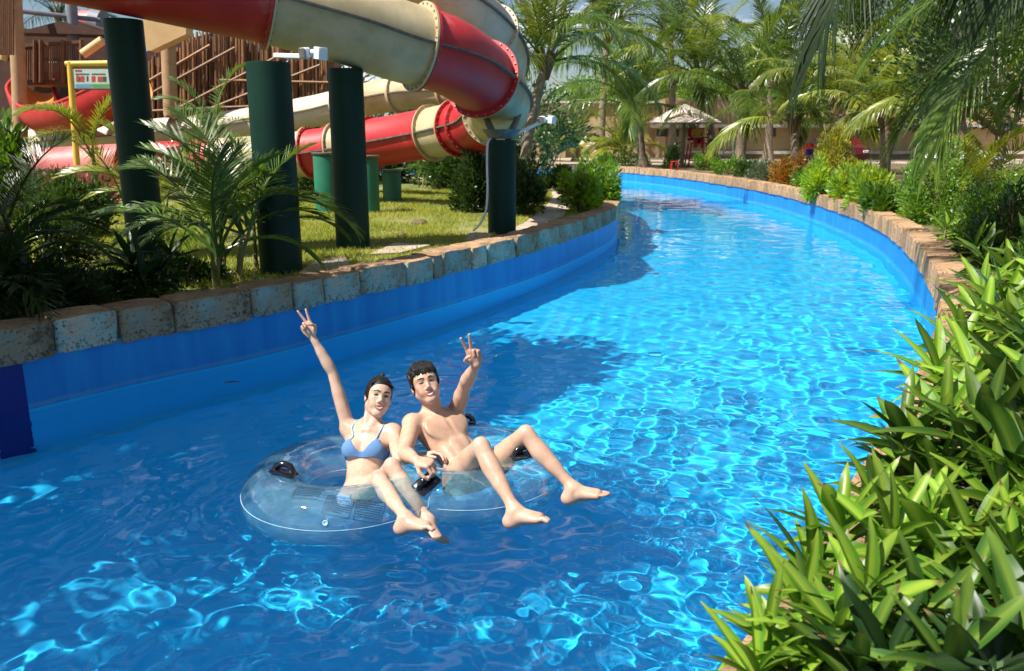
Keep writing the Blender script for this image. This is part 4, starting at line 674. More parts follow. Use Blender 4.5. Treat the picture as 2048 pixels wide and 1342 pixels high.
# brown leaf litter stuff and red ginger flowers near the camera
# ================================================================== blended solids: one continuous skin from many soft shapes
class Field:
    def __init__(s, lo, hi, h):
        s.lo = np.array(lo, np.float32); s.h = h; n = np.ceil((np.array(hi) - np.array(lo)) / h).astype(int) + 1
        s.ax = [(s.lo[i] + h * np.arange(n[i])).astype(np.float32) for i in range(3)]; s.D = np.full(n, 1.0, np.float32)
    def blk(s, c0, c1, m):
        sl = []
        for i in range(3):
            a = int(np.clip((min(c0[i], c1[i]) - m - s.lo[i]) / s.h, 0, s.D.shape[i])); b = int(np.clip((max(c0[i], c1[i]) + m - s.lo[i]) / s.h + 2, 0, s.D.shape[i])); sl.append(slice(a, b))
        return tuple(sl), s.ax[0][sl[0]][:, None, None], s.ax[1][sl[1]][None, :, None], s.ax[2][sl[2]][None, None, :]
    def mix(s, sl, d, k, sub):
        a = s.D[sl]
        if sub: a = -a
        h = np.clip(.5 + .5 * (d - a) / k, 0, 1); r = d * (1 - h) + a * h - k * h * (1 - h)
        s.D[sl] = -r if sub else r
    def cap(s, a, b, ra, rb=None, k=.02, sub=False):
        a = np.array(a, np.float32); b = np.array(b, np.float32); rb = ra if rb is None else rb
        sl, x, y, z = s.blk(a, b, max(ra, rb) + 2 * k + 2 * s.h); ba = b - a; q = float(ba @ ba) + 1e-12
        px, py, pz = x - a[0], y - a[1], z - a[2]; t = np.clip((px * ba[0] + py * ba[1] + pz * ba[2]) / q, 0, 1)
        d = np.sqrt((px - ba[0] * t) ** 2 + (py - ba[1] * t) ** 2 + (pz - ba[2] * t) ** 2) - (ra + (rb - ra) * t); s.mix(sl, d, k, sub); return s
    def chain(s, pts, rs, k=.01):
        """a tapering limb through several points, blended in once"""
        P = np.array(pts, np.float32); sl, x, y, z = s.blk(P.min(0), P.max(0), max(rs) + 2 * k + 2 * s.h); best = None
        for i in range(len(P) - 1):
            a, ba = P[i], P[i + 1] - P[i]; q = float(ba @ ba) + 1e-12; px, py, pz = x - a[0], y - a[1], z - a[2]; t = np.clip((px * ba[0] + py * ba[1] + pz * ba[2]) / q, 0, 1); ts = t * t * (3 - 2 * t)
            d = np.sqrt((px - ba[0] * t) ** 2 + (py - ba[1] * t) ** 2 + (pz - ba[2] * t) ** 2) - (rs[i] + (rs[i + 1] - rs[i]) * ts); best = d if best is None else np.minimum(best, d)
        s.mix(sl, best, k, False); return s
    def ell(s, c, r, X, Yv, Zv, k=.02, sub=False):
        c = np.array(c, np.float32); m = max(r) + 2 * k + 2 * s.h; sl, x, y, z = s.blk(c, c, m); px, py, pz = x - c[0], y - c[1], z - c[2]
        u = px * X[0] + py * X[1] + pz * X[2]; v = px * Yv[0] + py * Yv[1] + pz * Yv[2]; w = px * Zv[0] + py * Zv[1] + pz * Zv[2]
        k0 = np.sqrt((u / r[0]) ** 2 + (v / r[1]) ** 2 + (w / r[2]) ** 2); k1 = np.sqrt((u / r[0] ** 2) ** 2 + (v / r[1] ** 2) ** 2 + (w / r[2] ** 2) ** 2) + 1e-9
        s.mix(sl, k0 * (k0 - 1) / k1, k, sub); return s
    def sample(s, P):
        q = (np.asarray(P, np.float32) - s.lo) / s.h; i = np.clip(np.floor(q).astype(int), 0, np.array(s.D.shape) - 2); f = q - i; D = s.D; r = 0
        for a in (0, 1):
            for b in (0, 1):
                for c in (0, 1): r = r + D[i[..., 0] + a, i[..., 1] + b, i[..., 2] + c] * (f[..., 0] if a else 1 - f[..., 0]) * (f[..., 1] if b else 1 - f[..., 1]) * (f[..., 2] if c else 1 - f[..., 2])
        return r
    def grad(s, P):
        e = s.h; return np.stack([s.sample(P + np.eye(3)[i] * e) - s.sample(P - np.eye(3)[i] * e) for i in range(3)], -1) / (2 * e)
    def onto(s, P, off=.002, it=6):
        P = np.array(P, float)
        for _ in range(it):
            g = s.grad(P); g /= np.linalg.norm(g, axis=-1, keepdims=True) + 1e-9; P = P - g * np.clip(s.sample(P) - off, -.05, .05)[..., None]
        return P
def nets(D, lo, h):
    s = D < 0; n = np.array(D.shape)
    cs = lambda a: (a[:-1, :-1, :-1], a[1:, :-1, :-1], a[:-1, 1:, :-1], a[1:, 1:, :-1], a[:-1, :-1, 1:], a[1:, :-1, 1:], a[:-1, 1:, 1:], a[1:, 1:, 1:])
    anyv = np.zeros(n - 1, bool); allv = np.ones(n - 1, bool)
    for q in cs(s): anyv |= q; allv &= q
    I = np.argwhere(anyv & ~allv); acc = np.zeros((len(I), 3)); cnt = np.zeros(len(I)); O = [(0, 0, 0), (1, 0, 0), (0, 1, 0), (1, 1, 0), (0, 0, 1), (1, 0, 1), (0, 1, 1), (1, 1, 1)]
    val = [D[I[:, 0] + o[0], I[:, 1] + o[1], I[:, 2] + o[2]] for o in O]
    for a in range(8):
        for bt in (1, 2, 4):
            if a & bt: continue
            b = a | bt; va, vb = val[a], val[b]; m = (va < 0) != (vb < 0); t = np.where(m, va / (va - vb + 1e-20), 0)
            p = np.array(O[a]) + t[:, None] * (np.array(O[b]) - np.array(O[a])); acc[m] += p[m]; cnt[m] += 1
    V = lo + h * (I + acc / cnt[:, None]); ID = np.full(n - 1, -1, np.int32); ID[I[:, 0], I[:, 1], I[:, 2]] = np.arange(len(I)); F = []
    for ax in range(3):
        o1, o2 = [(1, 2), (2, 0), (0, 1)][ax]; sl0 = [slice(None)] * 3; sl1 = [slice(None)] * 3; sl0[ax] = slice(0, -1); sl1[ax] = slice(1, None)
        a, b = s[tuple(sl0)], s[tuple(sl1)]; E = np.argwhere(a != b); E = E[(E[:, o1] > 0) & (E[:, o2] > 0) & (E[:, o1] < n[o1] - 1) & (E[:, o2] < n[o2] - 1)]
        e1 = np.eye(3, dtype=int)[o1]; e2 = np.eye(3, dtype=int)[o2]; g = lambda q: ID[q[:, 0], q[:, 1], q[:, 2]]
        Q = np.stack([g(E - e1 - e2), g(E - e2), g(E), g(E - e1)], 1); fl = ~a[E[:, 0], E[:, 1], E[:, 2]]; Q[fl] = Q[fl][:, ::-1]; F.append(Q)
    F = np.concatenate(F); return V, F[(F >= 0).all(1)]
def relax(V, F, it=2, lam=.5):
    e = np.concatenate([F[:, [0, 1]], F[:, [1, 2]], F[:, [2, 3]], F[:, [3, 0]]]); e = np.concatenate([e, e[:, ::-1]]); deg = np.bincount(e[:, 0], minlength=len(V))[:, None] + 1e-9
    for _ in range(it):
        for l in (lam, -lam * 1.03):
            S = np.stack([np.bincount(e[:, 0], V[e[:, 1], i], minlength=len(V)) for i in range(3)], 1); V = V + l * (S / deg - V)
    return V
def fmesh(name, fld, m, D=None, it=2):
    V, F = nets(fld.D if D is None else D, fld.lo, fld.h); V = relax(V, F, it); return nmesh(name, V, F, m)
# ================================================================== the two people
def skinmat(name, c0, c1):
    m, t, b = nodes(name); n = noise(t, 9, 7, .68); r = ramp(t, [(.28, tuple(a * q for a, q in zip(c0, (.86, .74, .68)))), (.45, c0), (.62, c1), (.8, tuple(a * q for a, q in zip(c0, (1, .8, .74))))]); t.links.new(n.outputs[0], r.inputs[0])
    at = t.nodes.new('ShaderNodeVertexColor'); at.layer_name = 'blush'; mxc = t.nodes.new('ShaderNodeMix'); mxc.data_type = 'RGBA'; mxc.inputs['B'].default_value = (.52, .2, .15, 1)
    sp = t.nodes.new('ShaderNodeSeparateColor'); t.links.new(at.outputs[0], sp.inputs[0]); t.links.new(sp.outputs[0], mxc.inputs['Factor']); t.links.new(r.outputs[0], mxc.inputs['A'])
    t.links.new(mxc.outputs['Result'], b.inputs['Base Color']); nr = noise(t, 14, 4, .6); rr = t.nodes.new('ShaderNodeMapRange'); rr.inputs['To Min'].default_value = .22; rr.inputs['To Max'].default_value = .62; t.links.new(nr.outputs[0], rr.inputs[0]); t.links.new(rr.outputs[0], b.inputs['Roughness']); b.inputs['Specular IOR Level'].default_value = .4
    b.inputs['Subsurface Weight'].default_value = .18; b.inputs['Subsurface Radius'].default_value = (.012, .005, .003); b.inputs['Subsurface Scale'].default_value = .6
    n2 = noise(t, 160, 3, .6); bump(t, b, n2.outputs[0], .08, .002); return m
M['skin_w'] = skinmat('skin_fair', (.51, .335, .245), (.58, .4, .3)); M['skin_m'] = skinmat('skin_warm', (.49, .305, .215), (.56, .36, .26))
def hairmat():
    m, t, b = nodes('black_hair'); n = noise(t, 60, 5, .6, vec=(1, 1, .15)); r = ramp(t, [(.3, (.004, .003, .003)), (.7, (.016, .012, .011))]); t.links.new(n.outputs[0], r.inputs[0]); t.links.new(r.outputs[0], b.inputs['Base Color'])
    b.inputs['Roughness'].default_value = .5; b.inputs['Specular IOR Level'].default_value = .3; bump(t, b, n.outputs[0], .6, .006); return m
M['hair'] = hairmat()
M['lip'] = surf('lip', [(.4, .08, .08), (.46, .11, .1)], rough=.35, scale=40, bstr=0); M['teeth'] = surf('teeth', [(.55, .5, .45), (.6, .56, .5)], rough=.25, scale=30, bstr=0)
M['lash'] = surf('lash', [(.012, .008, .007), (.03, .02, .016)], rough=.5, scale=60, bstr=0)
M['knit'] = None
def knitmat():
    m, t, b = nodes('blue_knit'); w = t.nodes.new('ShaderNodeTexWave'); w.inputs['Scale'].default_value = 60; w.inputs['Distortion'].default_value = .6; w.bands_direction = 'Z'; c = t.nodes.new('ShaderNodeTexCoord'); t.links.new(c.outputs['Object'], w.inputs[0])
    w2 = t.nodes.new('ShaderNodeTexWave'); w2.inputs['Scale'].default_value = 60; w2.bands_direction = 'X'; t.links.new(c.outputs['Object'], w2.inputs[0])
    mu = t.nodes.new('ShaderNodeMath'); mu.operation = 'MULTIPLY'; t.links.new(w.outputs['Fac'], mu.inputs[0]); t.links.new(w2.outputs['Fac'], mu.inputs[1])
    r = ramp(t, [(0, (.08, .19, .42)), (.5, (.15, .31, .58))]); t.links.new(mu.outputs[0], r.inputs[0]); t.links.new(r.outputs[0], b.inputs['Base Color']); b.inputs['Roughness'].default_value = .8; bump(t, b, mu.outputs[0], .7, .004); return m
M['knit'] = knitmat(); M['knit_band'] = surf('blue_band', [(.17, .34, .62), (.21, .4, .68)], rough=.75, scale=50, bstr=.2)
def shortsmat():
    m, t, b = nodes('printed_shorts'); v = t.nodes.new('ShaderNodeTexVoronoi'); v.inputs['Scale'].default_value = 16; n = noise(t, 9, 4, .6); r = ramp(t, [(.3, (.012, .013, .014)), (.5, (.02, .06, .08)), (.58, (.05, .3, .28)), (.66, (.4, .22, .28)), (.74, (.02, .02, .025))]); t.links.new(n.outputs[0], r.inputs[0]); t.links.new(r.outputs[0], b.inputs['Base Color']); b.inputs['Roughness'].default_value = .7; return m
M['shorts'] = shortsmat()
def npv(v): return np.array(v, float)
def nrm(v): return v / (np.linalg.norm(v) + 1e-12)
def hand(F, wr, f, n, s, sc, pose, flat=.9):
    """f along the fingers, n out of the palm, s towards the thumb"""
    f = nrm(f); n = nrm(n - f * (n @ f)); s = nrm(s - f * (s @ f) - n * (s @ n)); kn = []
    spec = [(.030, .084, (.043, .026, .021)), (.010, .088, (.047, .030, .022)), (-.010, .083, (.043, .028, .021)), (-.029, .074, (.034, .021, .019))]
    for i, (o, l, seg) in enumerate(spec):
        k0 = wr + sc * (f * .012 + s * o * .55); k1 = wr + sc * (f * l + s * o); kn.append(k1); F.cap(k0, k1, sc * .0145, sc * .0125, .012)
    F.ell(wr + sc * (f * .05), (sc * .042, sc * .045, sc * .015), s, f, n, .012)
    F.ell(wr + sc * (f * .035 + s * .026 + n * .008), (sc * .017, sc * .03, sc * .016), s, f, n, .012)
    for i, (o, l, seg) in enumerate(spec):
        bends, spread = pose[i]; d = f * math.cos(spread) + s * math.sin(spread); p = kn[i]; ang = 0; rr = sc * (.0098 if i < 3 else .0086); pts = [p]
        for L, bnd in zip(seg, bends):
            ang += bnd; q = d * math.cos(ang) + n * math.sin(ang); p = p + q * L * sc; pts.append(p)
        F.chain(pts, [rr, rr * .95, rr * .88, rr * .74], .004)
    tb = wr + sc * (f * .022 + s * .028 + n * .006); pts = [tb]; p = tb
    for (a, b_, c_), L in zip(pose[4], (.042, .032, .026)): p = p + nrm(f * a + s * b_ + n * c_) * L * sc; pts.append(p)
    F.chain(pts, [sc * .013, sc * .0115, sc * .0105, sc * .0085], .006)
R_ = math.radians
V_POSE = [((R_(4), R_(4), R_(3)), .17), ((R_(3), R_(4), R_(3)), -.16), ((R_(70), R_(95), R_(60)), -.03), ((R_(72), R_(92), R_(60)), -.08), [(.55, .45, .6), (.6, -.45, .55), (.35, -.8, .25)]]
GRIP = [((R_(52), R_(68), R_(42)), .04), ((R_(56), R_(70), R_(42)), 0), ((R_(58), R_(70), R_(42)), -.03), ((R_(58), R_(68), R_(42)), -.07), [(.6, .5, .6), (.75, 0, .65), (.6, -.4, .6)]]
REST = [((R_(25), R_(30), R_(20)), .06), ((R_(28), R_(32), R_(20)), .01), ((R_(32), R_(34), R_(20)), -.04), ((R_(36), R_(34), R_(20)), -.1), [(.7, .6, .3), (.85, .3, .35), (.9, .1, .3)]]
def foot(F, an, toe, sole, sc):
    """an ankle, toe = direction of the toes, sole = direction of the sole"""
    t = nrm(toe); d = nrm(sole - t * (sole @ t)); x = np.cross(t, d)
    heel = an - t * .035 * sc + d * .05 * sc; F.ell(heel, (.033 * sc, .036 * sc, .032 * sc), x, t, d, .03); F.cap(an, heel, .034 * sc, .03 * sc, .03)
    ball = an + t * .125 * sc + d * .055 * sc
    F.cap(an + d * .012 * sc, ball - d * .012 * sc, .036 * sc, .021 * sc, .03); F.cap(heel + t * .01, ball, .03 * sc, .022 * sc, .03)
    for o in (-.033, -.012, .012, .03): F.cap(an + t * .03 * sc + d * .035 * sc + x * o * .5 * sc, ball + x * o * sc, .024 * sc, .0165 * sc, .02)
    return t, d, x, ball
def toes(F, fr, big, sc, curl=.15):
    t, d, x, ball = fr
    for i, (o, r, L) in enumerate([(.031, .0125, .052), (.0105, .0078, .052), (-.006, .0075, .047), (-.021, .007, .04), (-.035, .007, .031)]):
        b = ball + x * o * big * sc - t * .012 * sc; m_ = b + (t * L * .62 + t * .012 - d * .003) * sc; e = m_ + (t * L * .42 + d * curl * L) * sc; F.chain([b, m_, e], [r * 1.15 * sc, r * sc, r * .95 * sc], .0025)
class Head:
    def __init__(s, c, fwd, up, sc):
        s.c = npv(c); s.f = nrm(npv(fwd)); u = npv(up); s.u = nrm(u - s.f * (u @ s.f)); s.x = np.cross(s.f, s.u) * -1; s.sc = sc   # x = towards image right when facing the camera
    def p(s, x, f, u): return s.c + s.sc * (s.x * x + s.f * f + s.u * u)
    def loc(s, P): q = (P - s.c) / s.sc; return np.stack([q @ s.x, q @ s.f, q @ s.u], -1)
    def E(s, F, c, r, k=.02, sub=False): F.ell(s.p(*c), [a * s.sc for a in r], s.x, s.f, s.u, k, sub)
    def C(s, F, a, b, ra, rb=None, k=.01, sub=False): F.cap(s.p(*a), s.p(*b), ra * s.sc, (ra if rb is None else rb) * s.sc, k, sub)
    def build(s, F, man):
        w = 1.05 if man else 1.0
        s.E(F, (0, -.012, .035), (.073 * w, .092, .083)); s.E(F, (0, .026, -.028), (.061 * w, .062, .086), .03)
        s.E(F, (0, .04, .03), (.058 * w, .05, .055), .03)                                               # forehead
        s.C(F, (-.05 * w, .0, -.062), (-.012, .066, -.103), .021, .017, .035); s.C(F, (.05 * w, .0, -.062), (.012, .066, -.103), .021, .017, .035)   # jaw
        s.E(F, (0, .068, -.104), (.022, .018, .017), .02)                                               # chin
        for q in (-1, 1):
            s.E(F, (q * .043, .056, -.024), (.021, .021, .02), .025)                                     # cheekbone
            s.E(F, (q * .034, .062, -.055), (.02, .022, .02), .025)                                      # smiling cheek
            s.E(F, (q * .031, .099, .006), (.019, .017, .0115), .012, True)                              # eye hollow
            s.E(F, (q * .031, .072, .005), (.0165, .0135, .011), .006)                                   # lids
            s.C(F, (q * .014, .083, .026), (q * .047, .071, .027), .0085, .007, .014)                    # brow
            s.E(F, (q * .076 * w, -.008, -.012), (.008, .019, .031), .006); s.E(F, (q * .079 * w, .004, -.008), (.006, .009, .016), .006, True)   # ear
            s.E(F, (q * .0115, .092, -.037), (.0085, .010, .0075), .007)                                 # nostril wing
        s.C(F, (0, .08, .018), (0, .1, -.026), .0065, .0095, .014)                                    # nose
        s.E(F, (0, .101, -.029), (.0105, .0095, .0085), .007)
        s.E(F, (0, .074, -.066), (.026, .018, .018), .015)                                               # mouth mound
        s.E(F, (0, .094, -.069), (.021, .008, .0055), .005, True)                                        # smile opening
    def decal(s, F, pts, off=.0018, nx=16, ny=5):
        """a patch between an upper and a lower outline, laid on the face; pts = [(x, upper, lower)]"""
        pts = np.array(pts, float); xs = np.linspace(pts[0, 0], pts[-1, 0], nx); up = np.interp(xs, pts[:, 0], pts[:, 1]); lo = np.interp(xs, pts[:, 0], pts[:, 2]); P = []
        for i, x in enumerate(xs):
            for j in range(ny): P.append(s.p(x, .13, lo[i] + (up[i] - lo[i]) * j / (ny - 1)))
        P = np.array(P)
        for _ in range(60): P = P - s.f * np.clip(F.sample(P) - off, -.002, .004)[:, None] * .8
        return P, np.array([(i * ny + j, (i + 1) * ny + j, (i + 1) * ny + j + 1, i * ny + j + 1) for i in range(nx - 1) for j in range(ny - 1)])
def blush(me, spots):
    co = np.zeros(len(me.vertices) * 3, np.float32); me.vertices.foreach_get('co', co); co = co.reshape(-1, 3); a = np.zeros(len(co))
    for c, r, k in spots: a = np.maximum(a, k * np.exp(-((co - c) ** 2).sum(1) / (r * r)))
    at = me.color_attributes.new('blush', 'FLOAT_COLOR', 'POINT'); at.data.foreach_set('color', np.stack([a, a, a, np.ones_like(a)], 1).astype(np.float32).ravel())
def person(label, Jn, man, headspec, mat, arms, feet):
    root = empty('person', (Jn['pel'].x, Jn['pel'].y, Jn['pel'].z), label=label, cat='person'); org = npv(root.location)
    j = {k: npv(v) for k, v in Jn.items()}; pts = np.array(list(j.values())); F = Field(pts.min(0) - .3, pts.max(0) + .3, .0042)
    up = nrm(j['neck'] - j['pel']); X = j['shR'] - j['shL']; X = nrm(X - up * (X @ up)); fw = np.cross(X, up); a = 1.12 if man else 1.0
    T = np.linalg.norm(j['neck'] - j['pel']); P = lambda x, f, u: j['pel'] + X * x + fw * f + up * u * T
    H = lambda *q: None
    F.ell(P(0, -.005, .02), (.148 * (1.04 if man else 1), .105 * a, .105), X, fw, up, .04)
    F.ell(P(0, 0, .3), (.108 * a * (1.06 if man else 1), .078 * a, .13), X, fw, up, .05)
    F.ell(P(0, -.004, .62), (.122 * a * (1.14 if man else 1), .085 * a, .15 * a), X, fw, up, .05)
    F.ell(P(0, -.01, .84), ((.165 if man else .13), .068 * a, .07), X, fw, up, .05)
    for s_ in ('L', 'R'):
        q = -1 if s_ == 'L' else 1; sh = j['sh' + s_]
        F.cap(P(0, -.005, .92), sh, .05, .043 * a, .04); F.cap(j['neck'] + up * .05 - fw * .01, sh * .75 + j['neck'] * .25, .034, .03, .05)
        F.ell(sh, (.05 * a, .052 * a, .052 * a), X, fw, up, .03)
        F.cap(P(q * .02, .062 * a, .93), sh * .8 + P(0, .06, .95) * .2, .0085, .008, .022)                       # collar bone
        F.cap(P(q * .07 * a, -.02, .55), sh * .9 + P(0, 0, .9) * .1, .05 * a, .035 * a, .04)                    # lat
        if man:
            F.ell(P(q * .078, .062, .77), (.092, .024, .075), X, fw, up, .035)
            for u_ in (.14, .3, .45): F.ell(P(q * .034, .078, u_), (.03, .014, .036), X, fw, up, .03)
            F.ell(P(q * .1, .03, .3), (.03, .05, .1), X, fw, up, .03)
        else:
            F.ell(P(q * .068, .066, .66), (.062, .052, .06), X, fw, up, .03)
        F.ell(j['hip' + s_] - fw * .055 - up * .03, (.072, .062, .07), X, fw, up, .03)
        # arm
        e, w_ = j['el' + s_], j['wr' + s_]; b = 1.16 if man else .9; l = lambda p, q, t: p + (q - p) * t
        F.chain([sh, l(sh, e, .35), l(sh, e, .6), l(sh, e, .85), e, l(e, w_, .22), l(e, w_, .5), l(e, w_, .8), w_], [.046 * b, .046 * b, .044 * b, .037 * b, .0355 * b, .04 * b, .035 * b, .026 * b, .0235 * b], .022)
        # leg
        h_, k_, n_ = j['hip' + s_], j['kn' + s_], j['an' + s_]; b = 1.05 if man else .96; dl = nrm(k_ - h_); ds = nrm(n_ - k_); fr = nrm(dl - ds)
        F.chain([h_, l(h_, k_, .3), l(h_, k_, .6), l(h_, k_, .85), k_, l(k_, n_, .12) - fr * .004, l(k_, n_, .3) - fr * .01, l(k_, n_, .55) - fr * .004, l(k_, n_, .82), n_], [.08 * b, .079 * b, .068 * b, .055 * b, .051 * b, .048 * b, .053 * b, .044 * b, .033 * b, .033 * b], .03)
        F.cap(k_ + ds * .0 + fr * .018, k_ + ds * .045 + fr * .018, .031 * b, .026 * b, .022)
    # navel, breastbone
    F.ell(P(0, .098 * a, .2), (.007, .02, .011), X, fw, up, .012, True)
    if man: F.cap(P(0, .112, .62), P(0, .1, .86), .005, .005, .03, True)
    hd = Head(*headspec)
    F.cap(j['neck'] - up * .02, hd.p(0, -.015, -.055), .05 * (1.12 if man else .9), .046 * (1.16 if man else .92), .03)
    for q in (-1, 1): F.cap(P(q * .012, .055, .95), hd.p(q * .055, -.02, -.05), .011, .012, .025)
    Fh = Field(hd.c - .17, hd.c + .17, .0042); Fh.lo = F.lo + np.round((Fh.lo - F.lo) / F.h) * F.h; Fh.ax = [(Fh.lo[i] + F.h * np.arange(Fh.D.shape[i])).astype(np.float32) for i in range(3)]
    hd.build(Fh, man)
    i0 = np.round((Fh.lo - F.lo) / F.h).astype(int); sl = tuple(slice(max(0, i0[i]), min(F.D.shape[i], i0[i] + Fh.D.shape[i])) for i in range(3)); s2 = tuple(slice(sl[i].start - i0[i], sl[i].stop - i0[i]) for i in range(3))
    F.mix(sl, Fh.D[s2], .016, False)
    for (wr, f, n, s, pose) in arms: hand(F, j[wr], npv(f), npv(n), npv(s), 1.08 if man else .94, pose)
    for (an, toe, sole, big, curl) in feet:
        fr = foot(F, j[an], npv(toe), npv(sole), 1.08 if man else .97); toes(F, fr, big, 1.08 if man else .97, curl)
    F.org = org; me = fmesh('body', F, mat, it=1); 
    sp = [(hd.p(-.042, .06, -.04), .022, .22), (hd.p(.042, .06, -.04), .022, .22), (hd.p(0, .105, -.03), .014, .25), (hd.p(-.08, 0, -.01), .02, .4), (hd.p(.08, 0, -.01), .02, .4), (j['knL'], .05, .25), (j['knR'], .05, .25)]
    if man: sp += [(P(.088, .115, .7), .011, .75), (P(-.088, .115, .7), .011, .75), (j['neck'] + fw * .06, .06, .2)]
    for (wr, f, n, s, pose) in arms: sp.append((j[wr] + nrm(npv(f)) * .1, .06, .3))
    for (an, toe, sole, big, curl) in feet: sp.append((j[an] + nrm(npv(toe)) * .16 + nrm(npv(sole)) * .06, .045, .45)); sp.append((j[an] - nrm(npv(toe)) * .03 + nrm(npv(sole)) * .06, .04, .45))
    blush(me, sp); me.transform(Matrix.Translation(-root.location)); link('body', me, root)
    def face(nm, pts, m, off=.0018, ny=5):
        V, Q = hd.decal(F, pts, off, 18, ny); q = nmesh(nm, V - org, Q, m); link(nm, q, root)
    for q in (-1, 1):
        face('eyebrow', sorted([(q * .012, .0295, .021), (q * .03, .036, .0265), (q * .051, .029, .0255)]), M['lash'], .0016)
        face('eye', sorted([(q * .0165, .0045, .001), (q * .025, .0095 if not man else .007, .0), (q * .035, .0105 if not man else .0075, .0005), (q * .047, .0055, .0025)]), M['lash'], .0014)
    # open smile
    face('lips', [(-.03, -.0585, -.062), (-.016, -.0575, -.0668), (-.005, -.0555, -.0678), (0, -.0568, -.068), (.005, -.0555, -.0678), (.016, -.0575, -.0668), (.03, -.0585, -.062)], M['lip'], .0016)
    face('lips', [(-.03, -.0595, -.063), (-.016, -.075, -.083), (0, -.079, -.0895), (.016, -.075, -.083), (.03, -.0595, -.063)], M['lip'], .0016)
    face('teeth', [(-.023, -.0625, -.065), (-.012, -.0655, -.0745), (0, -.0665, -.0778), (.012, -.0655, -.0745), (.023, -.0625, -.065)], M['teeth'], .0022)
    return root, F, hd, P, j, (X, fw, up, T), org
def shell(root, org, F, region, off, name, m, box):
    """clothing: the skin's surface lifted a little, cut to a region"""
    sl, x, y, z = F.blk(box[0], box[1], 0); Pt = np.stack(np.broadcast_arrays(x, y, z), -1); D = np.maximum(F.D[sl] - off, region(Pt)); lo = np.array([F.ax[i][sl[i].start] for i in range(3)])
    V, Q = nets(D.astype(np.float32), lo, F.h); V = relax(V, Q, 1); me = nmesh(name, V - org, Q, m); return link(name, me, root)

# ---------------------------------------------------------------- the woman
wp = A(722, 1000, 4.58)
W_ = dict(pel=wp); W_['neck'] = J(wp, 740, 855, .446, False); W_['head'] = J(W_['neck'], 757, 794, .185, True)
W_['shL'] = J(W_['neck'], 697, 857, .145, False); W_['shR'] = J(W_['neck'], 787, 865, .155, True)
W_['elL'] = J(W_['shL'], 665, 745, .285, True); W_['wrL'] = J(W_['elL'], 624, 672, .235, True)
W_['elR'] = J(W_['shR'], 797, 920, .27, True); W_['wrR'] = J(W_['elR'], 850, 910, .23, False)
W_['hipL'] = A(703, 998, 4.53); W_['hipR'] = A(752, 994, 4.62)
W_['knL'] = J(W_['hipL'], 757, 958, .40, True); W_['knR'] = J(W_['hipR'], 784, 933, .41, True)
W_['anL'] = J(W_['knL'], 812, 1036, .37, True); W_['anR'] = J(W_['knR'], 857, 1042, .38, True)
def to_cam(p): return (Vector((0, 0, CAM_H)) - p).normalized()
IR = Vector((1, 0, 0)); IU = Vector((0, _s, _c)); IN = Vector((0, -_c, _s))          # picture's right and up, and towards the camera
hw = W_['head']; hs = (hw, to_cam(hw) + IR * .2 + IU * .06, IU * .97 + IR * .22, 1.0)
woman, WF, WH, WP, wj, wax, worg = person('woman in light blue bikini sitting in the clear ring with one arm raised', W_, False, hs, M['skin_w'],
    [('wrL', W_['wrL'] - W_['elL'] + IU * .05 - IR * .02, IN + IR * .25, IR, V_POSE), ('wrR', IR * .9 + IU * .2 + IN * .3, -IU * .8 + IN * .2, IN + IU * .3, REST)],
    [('anL', IR * .75 + IN * .35 + IU * .12, -IU * .75 + IN * .1 - IR * .1, -1, .3), ('anR', IR * .6 + IN * .45 - IU * .35, -IU * .7 - IR * .3, 1, .3)])

def lift(root, org, pts, r, name, m):
    b = MB().tube([Vector(p - org) for p in pts], r, 8); return b.build(name, m, root, True)
def bikini():
    X, fw, up, T = wax
    def loc(P): d = P - wj['pel']; return d @ X, d @ fw, (d @ up) / T
    def reg(P):
        x, f, u = loc(P); ax = np.abs(x); band = np.maximum(.535 - u, u - .585) * T
        top = np.interp(ax, [0, .02, .05, .085, .1, .14, .17], [.615, .62, .70, .81, .79, .66, .62])
        cup = np.maximum(np.maximum(.54 - u, u - top) * T, -f - .0)
        return np.maximum(np.minimum(band, cup), np.where(f > -.02, ax - .15, ax - .14))
    c = WP(0, 0, .65); shell(woman, worg, WF, reg, .0065, 'bikini_top', M['knit'], (c - .24, c + .24))
    def reg2(P):
        x, f, u = loc(P); return np.maximum(u - .1, -.16 - u) * T
    for q, s_ in ((-1, 'L'), (1, 'R')):
        p = np.array([WP(q * (.084 + .016 * t), .13 - .16 * t ** 2, .79 + .26 * t - .04 * t * t) for t in np.linspace(0, 1, 14)]); p = WF.onto(p, .003, 25); lift(woman, worg, p, .0042, 'strap', M['knit_band'])
    def reg3(P):
        x, f, u = loc(P); ax = np.abs(x); return np.maximum(u + .03 - ax * .55, -.3 - u + ax * 1.7) * T
    c = WP(0, 0, 0); shell(woman, worg, WF, reg3, .006, 'bikini_bottom', M['knit_band'], (c - .2, c + .2))
bikini()
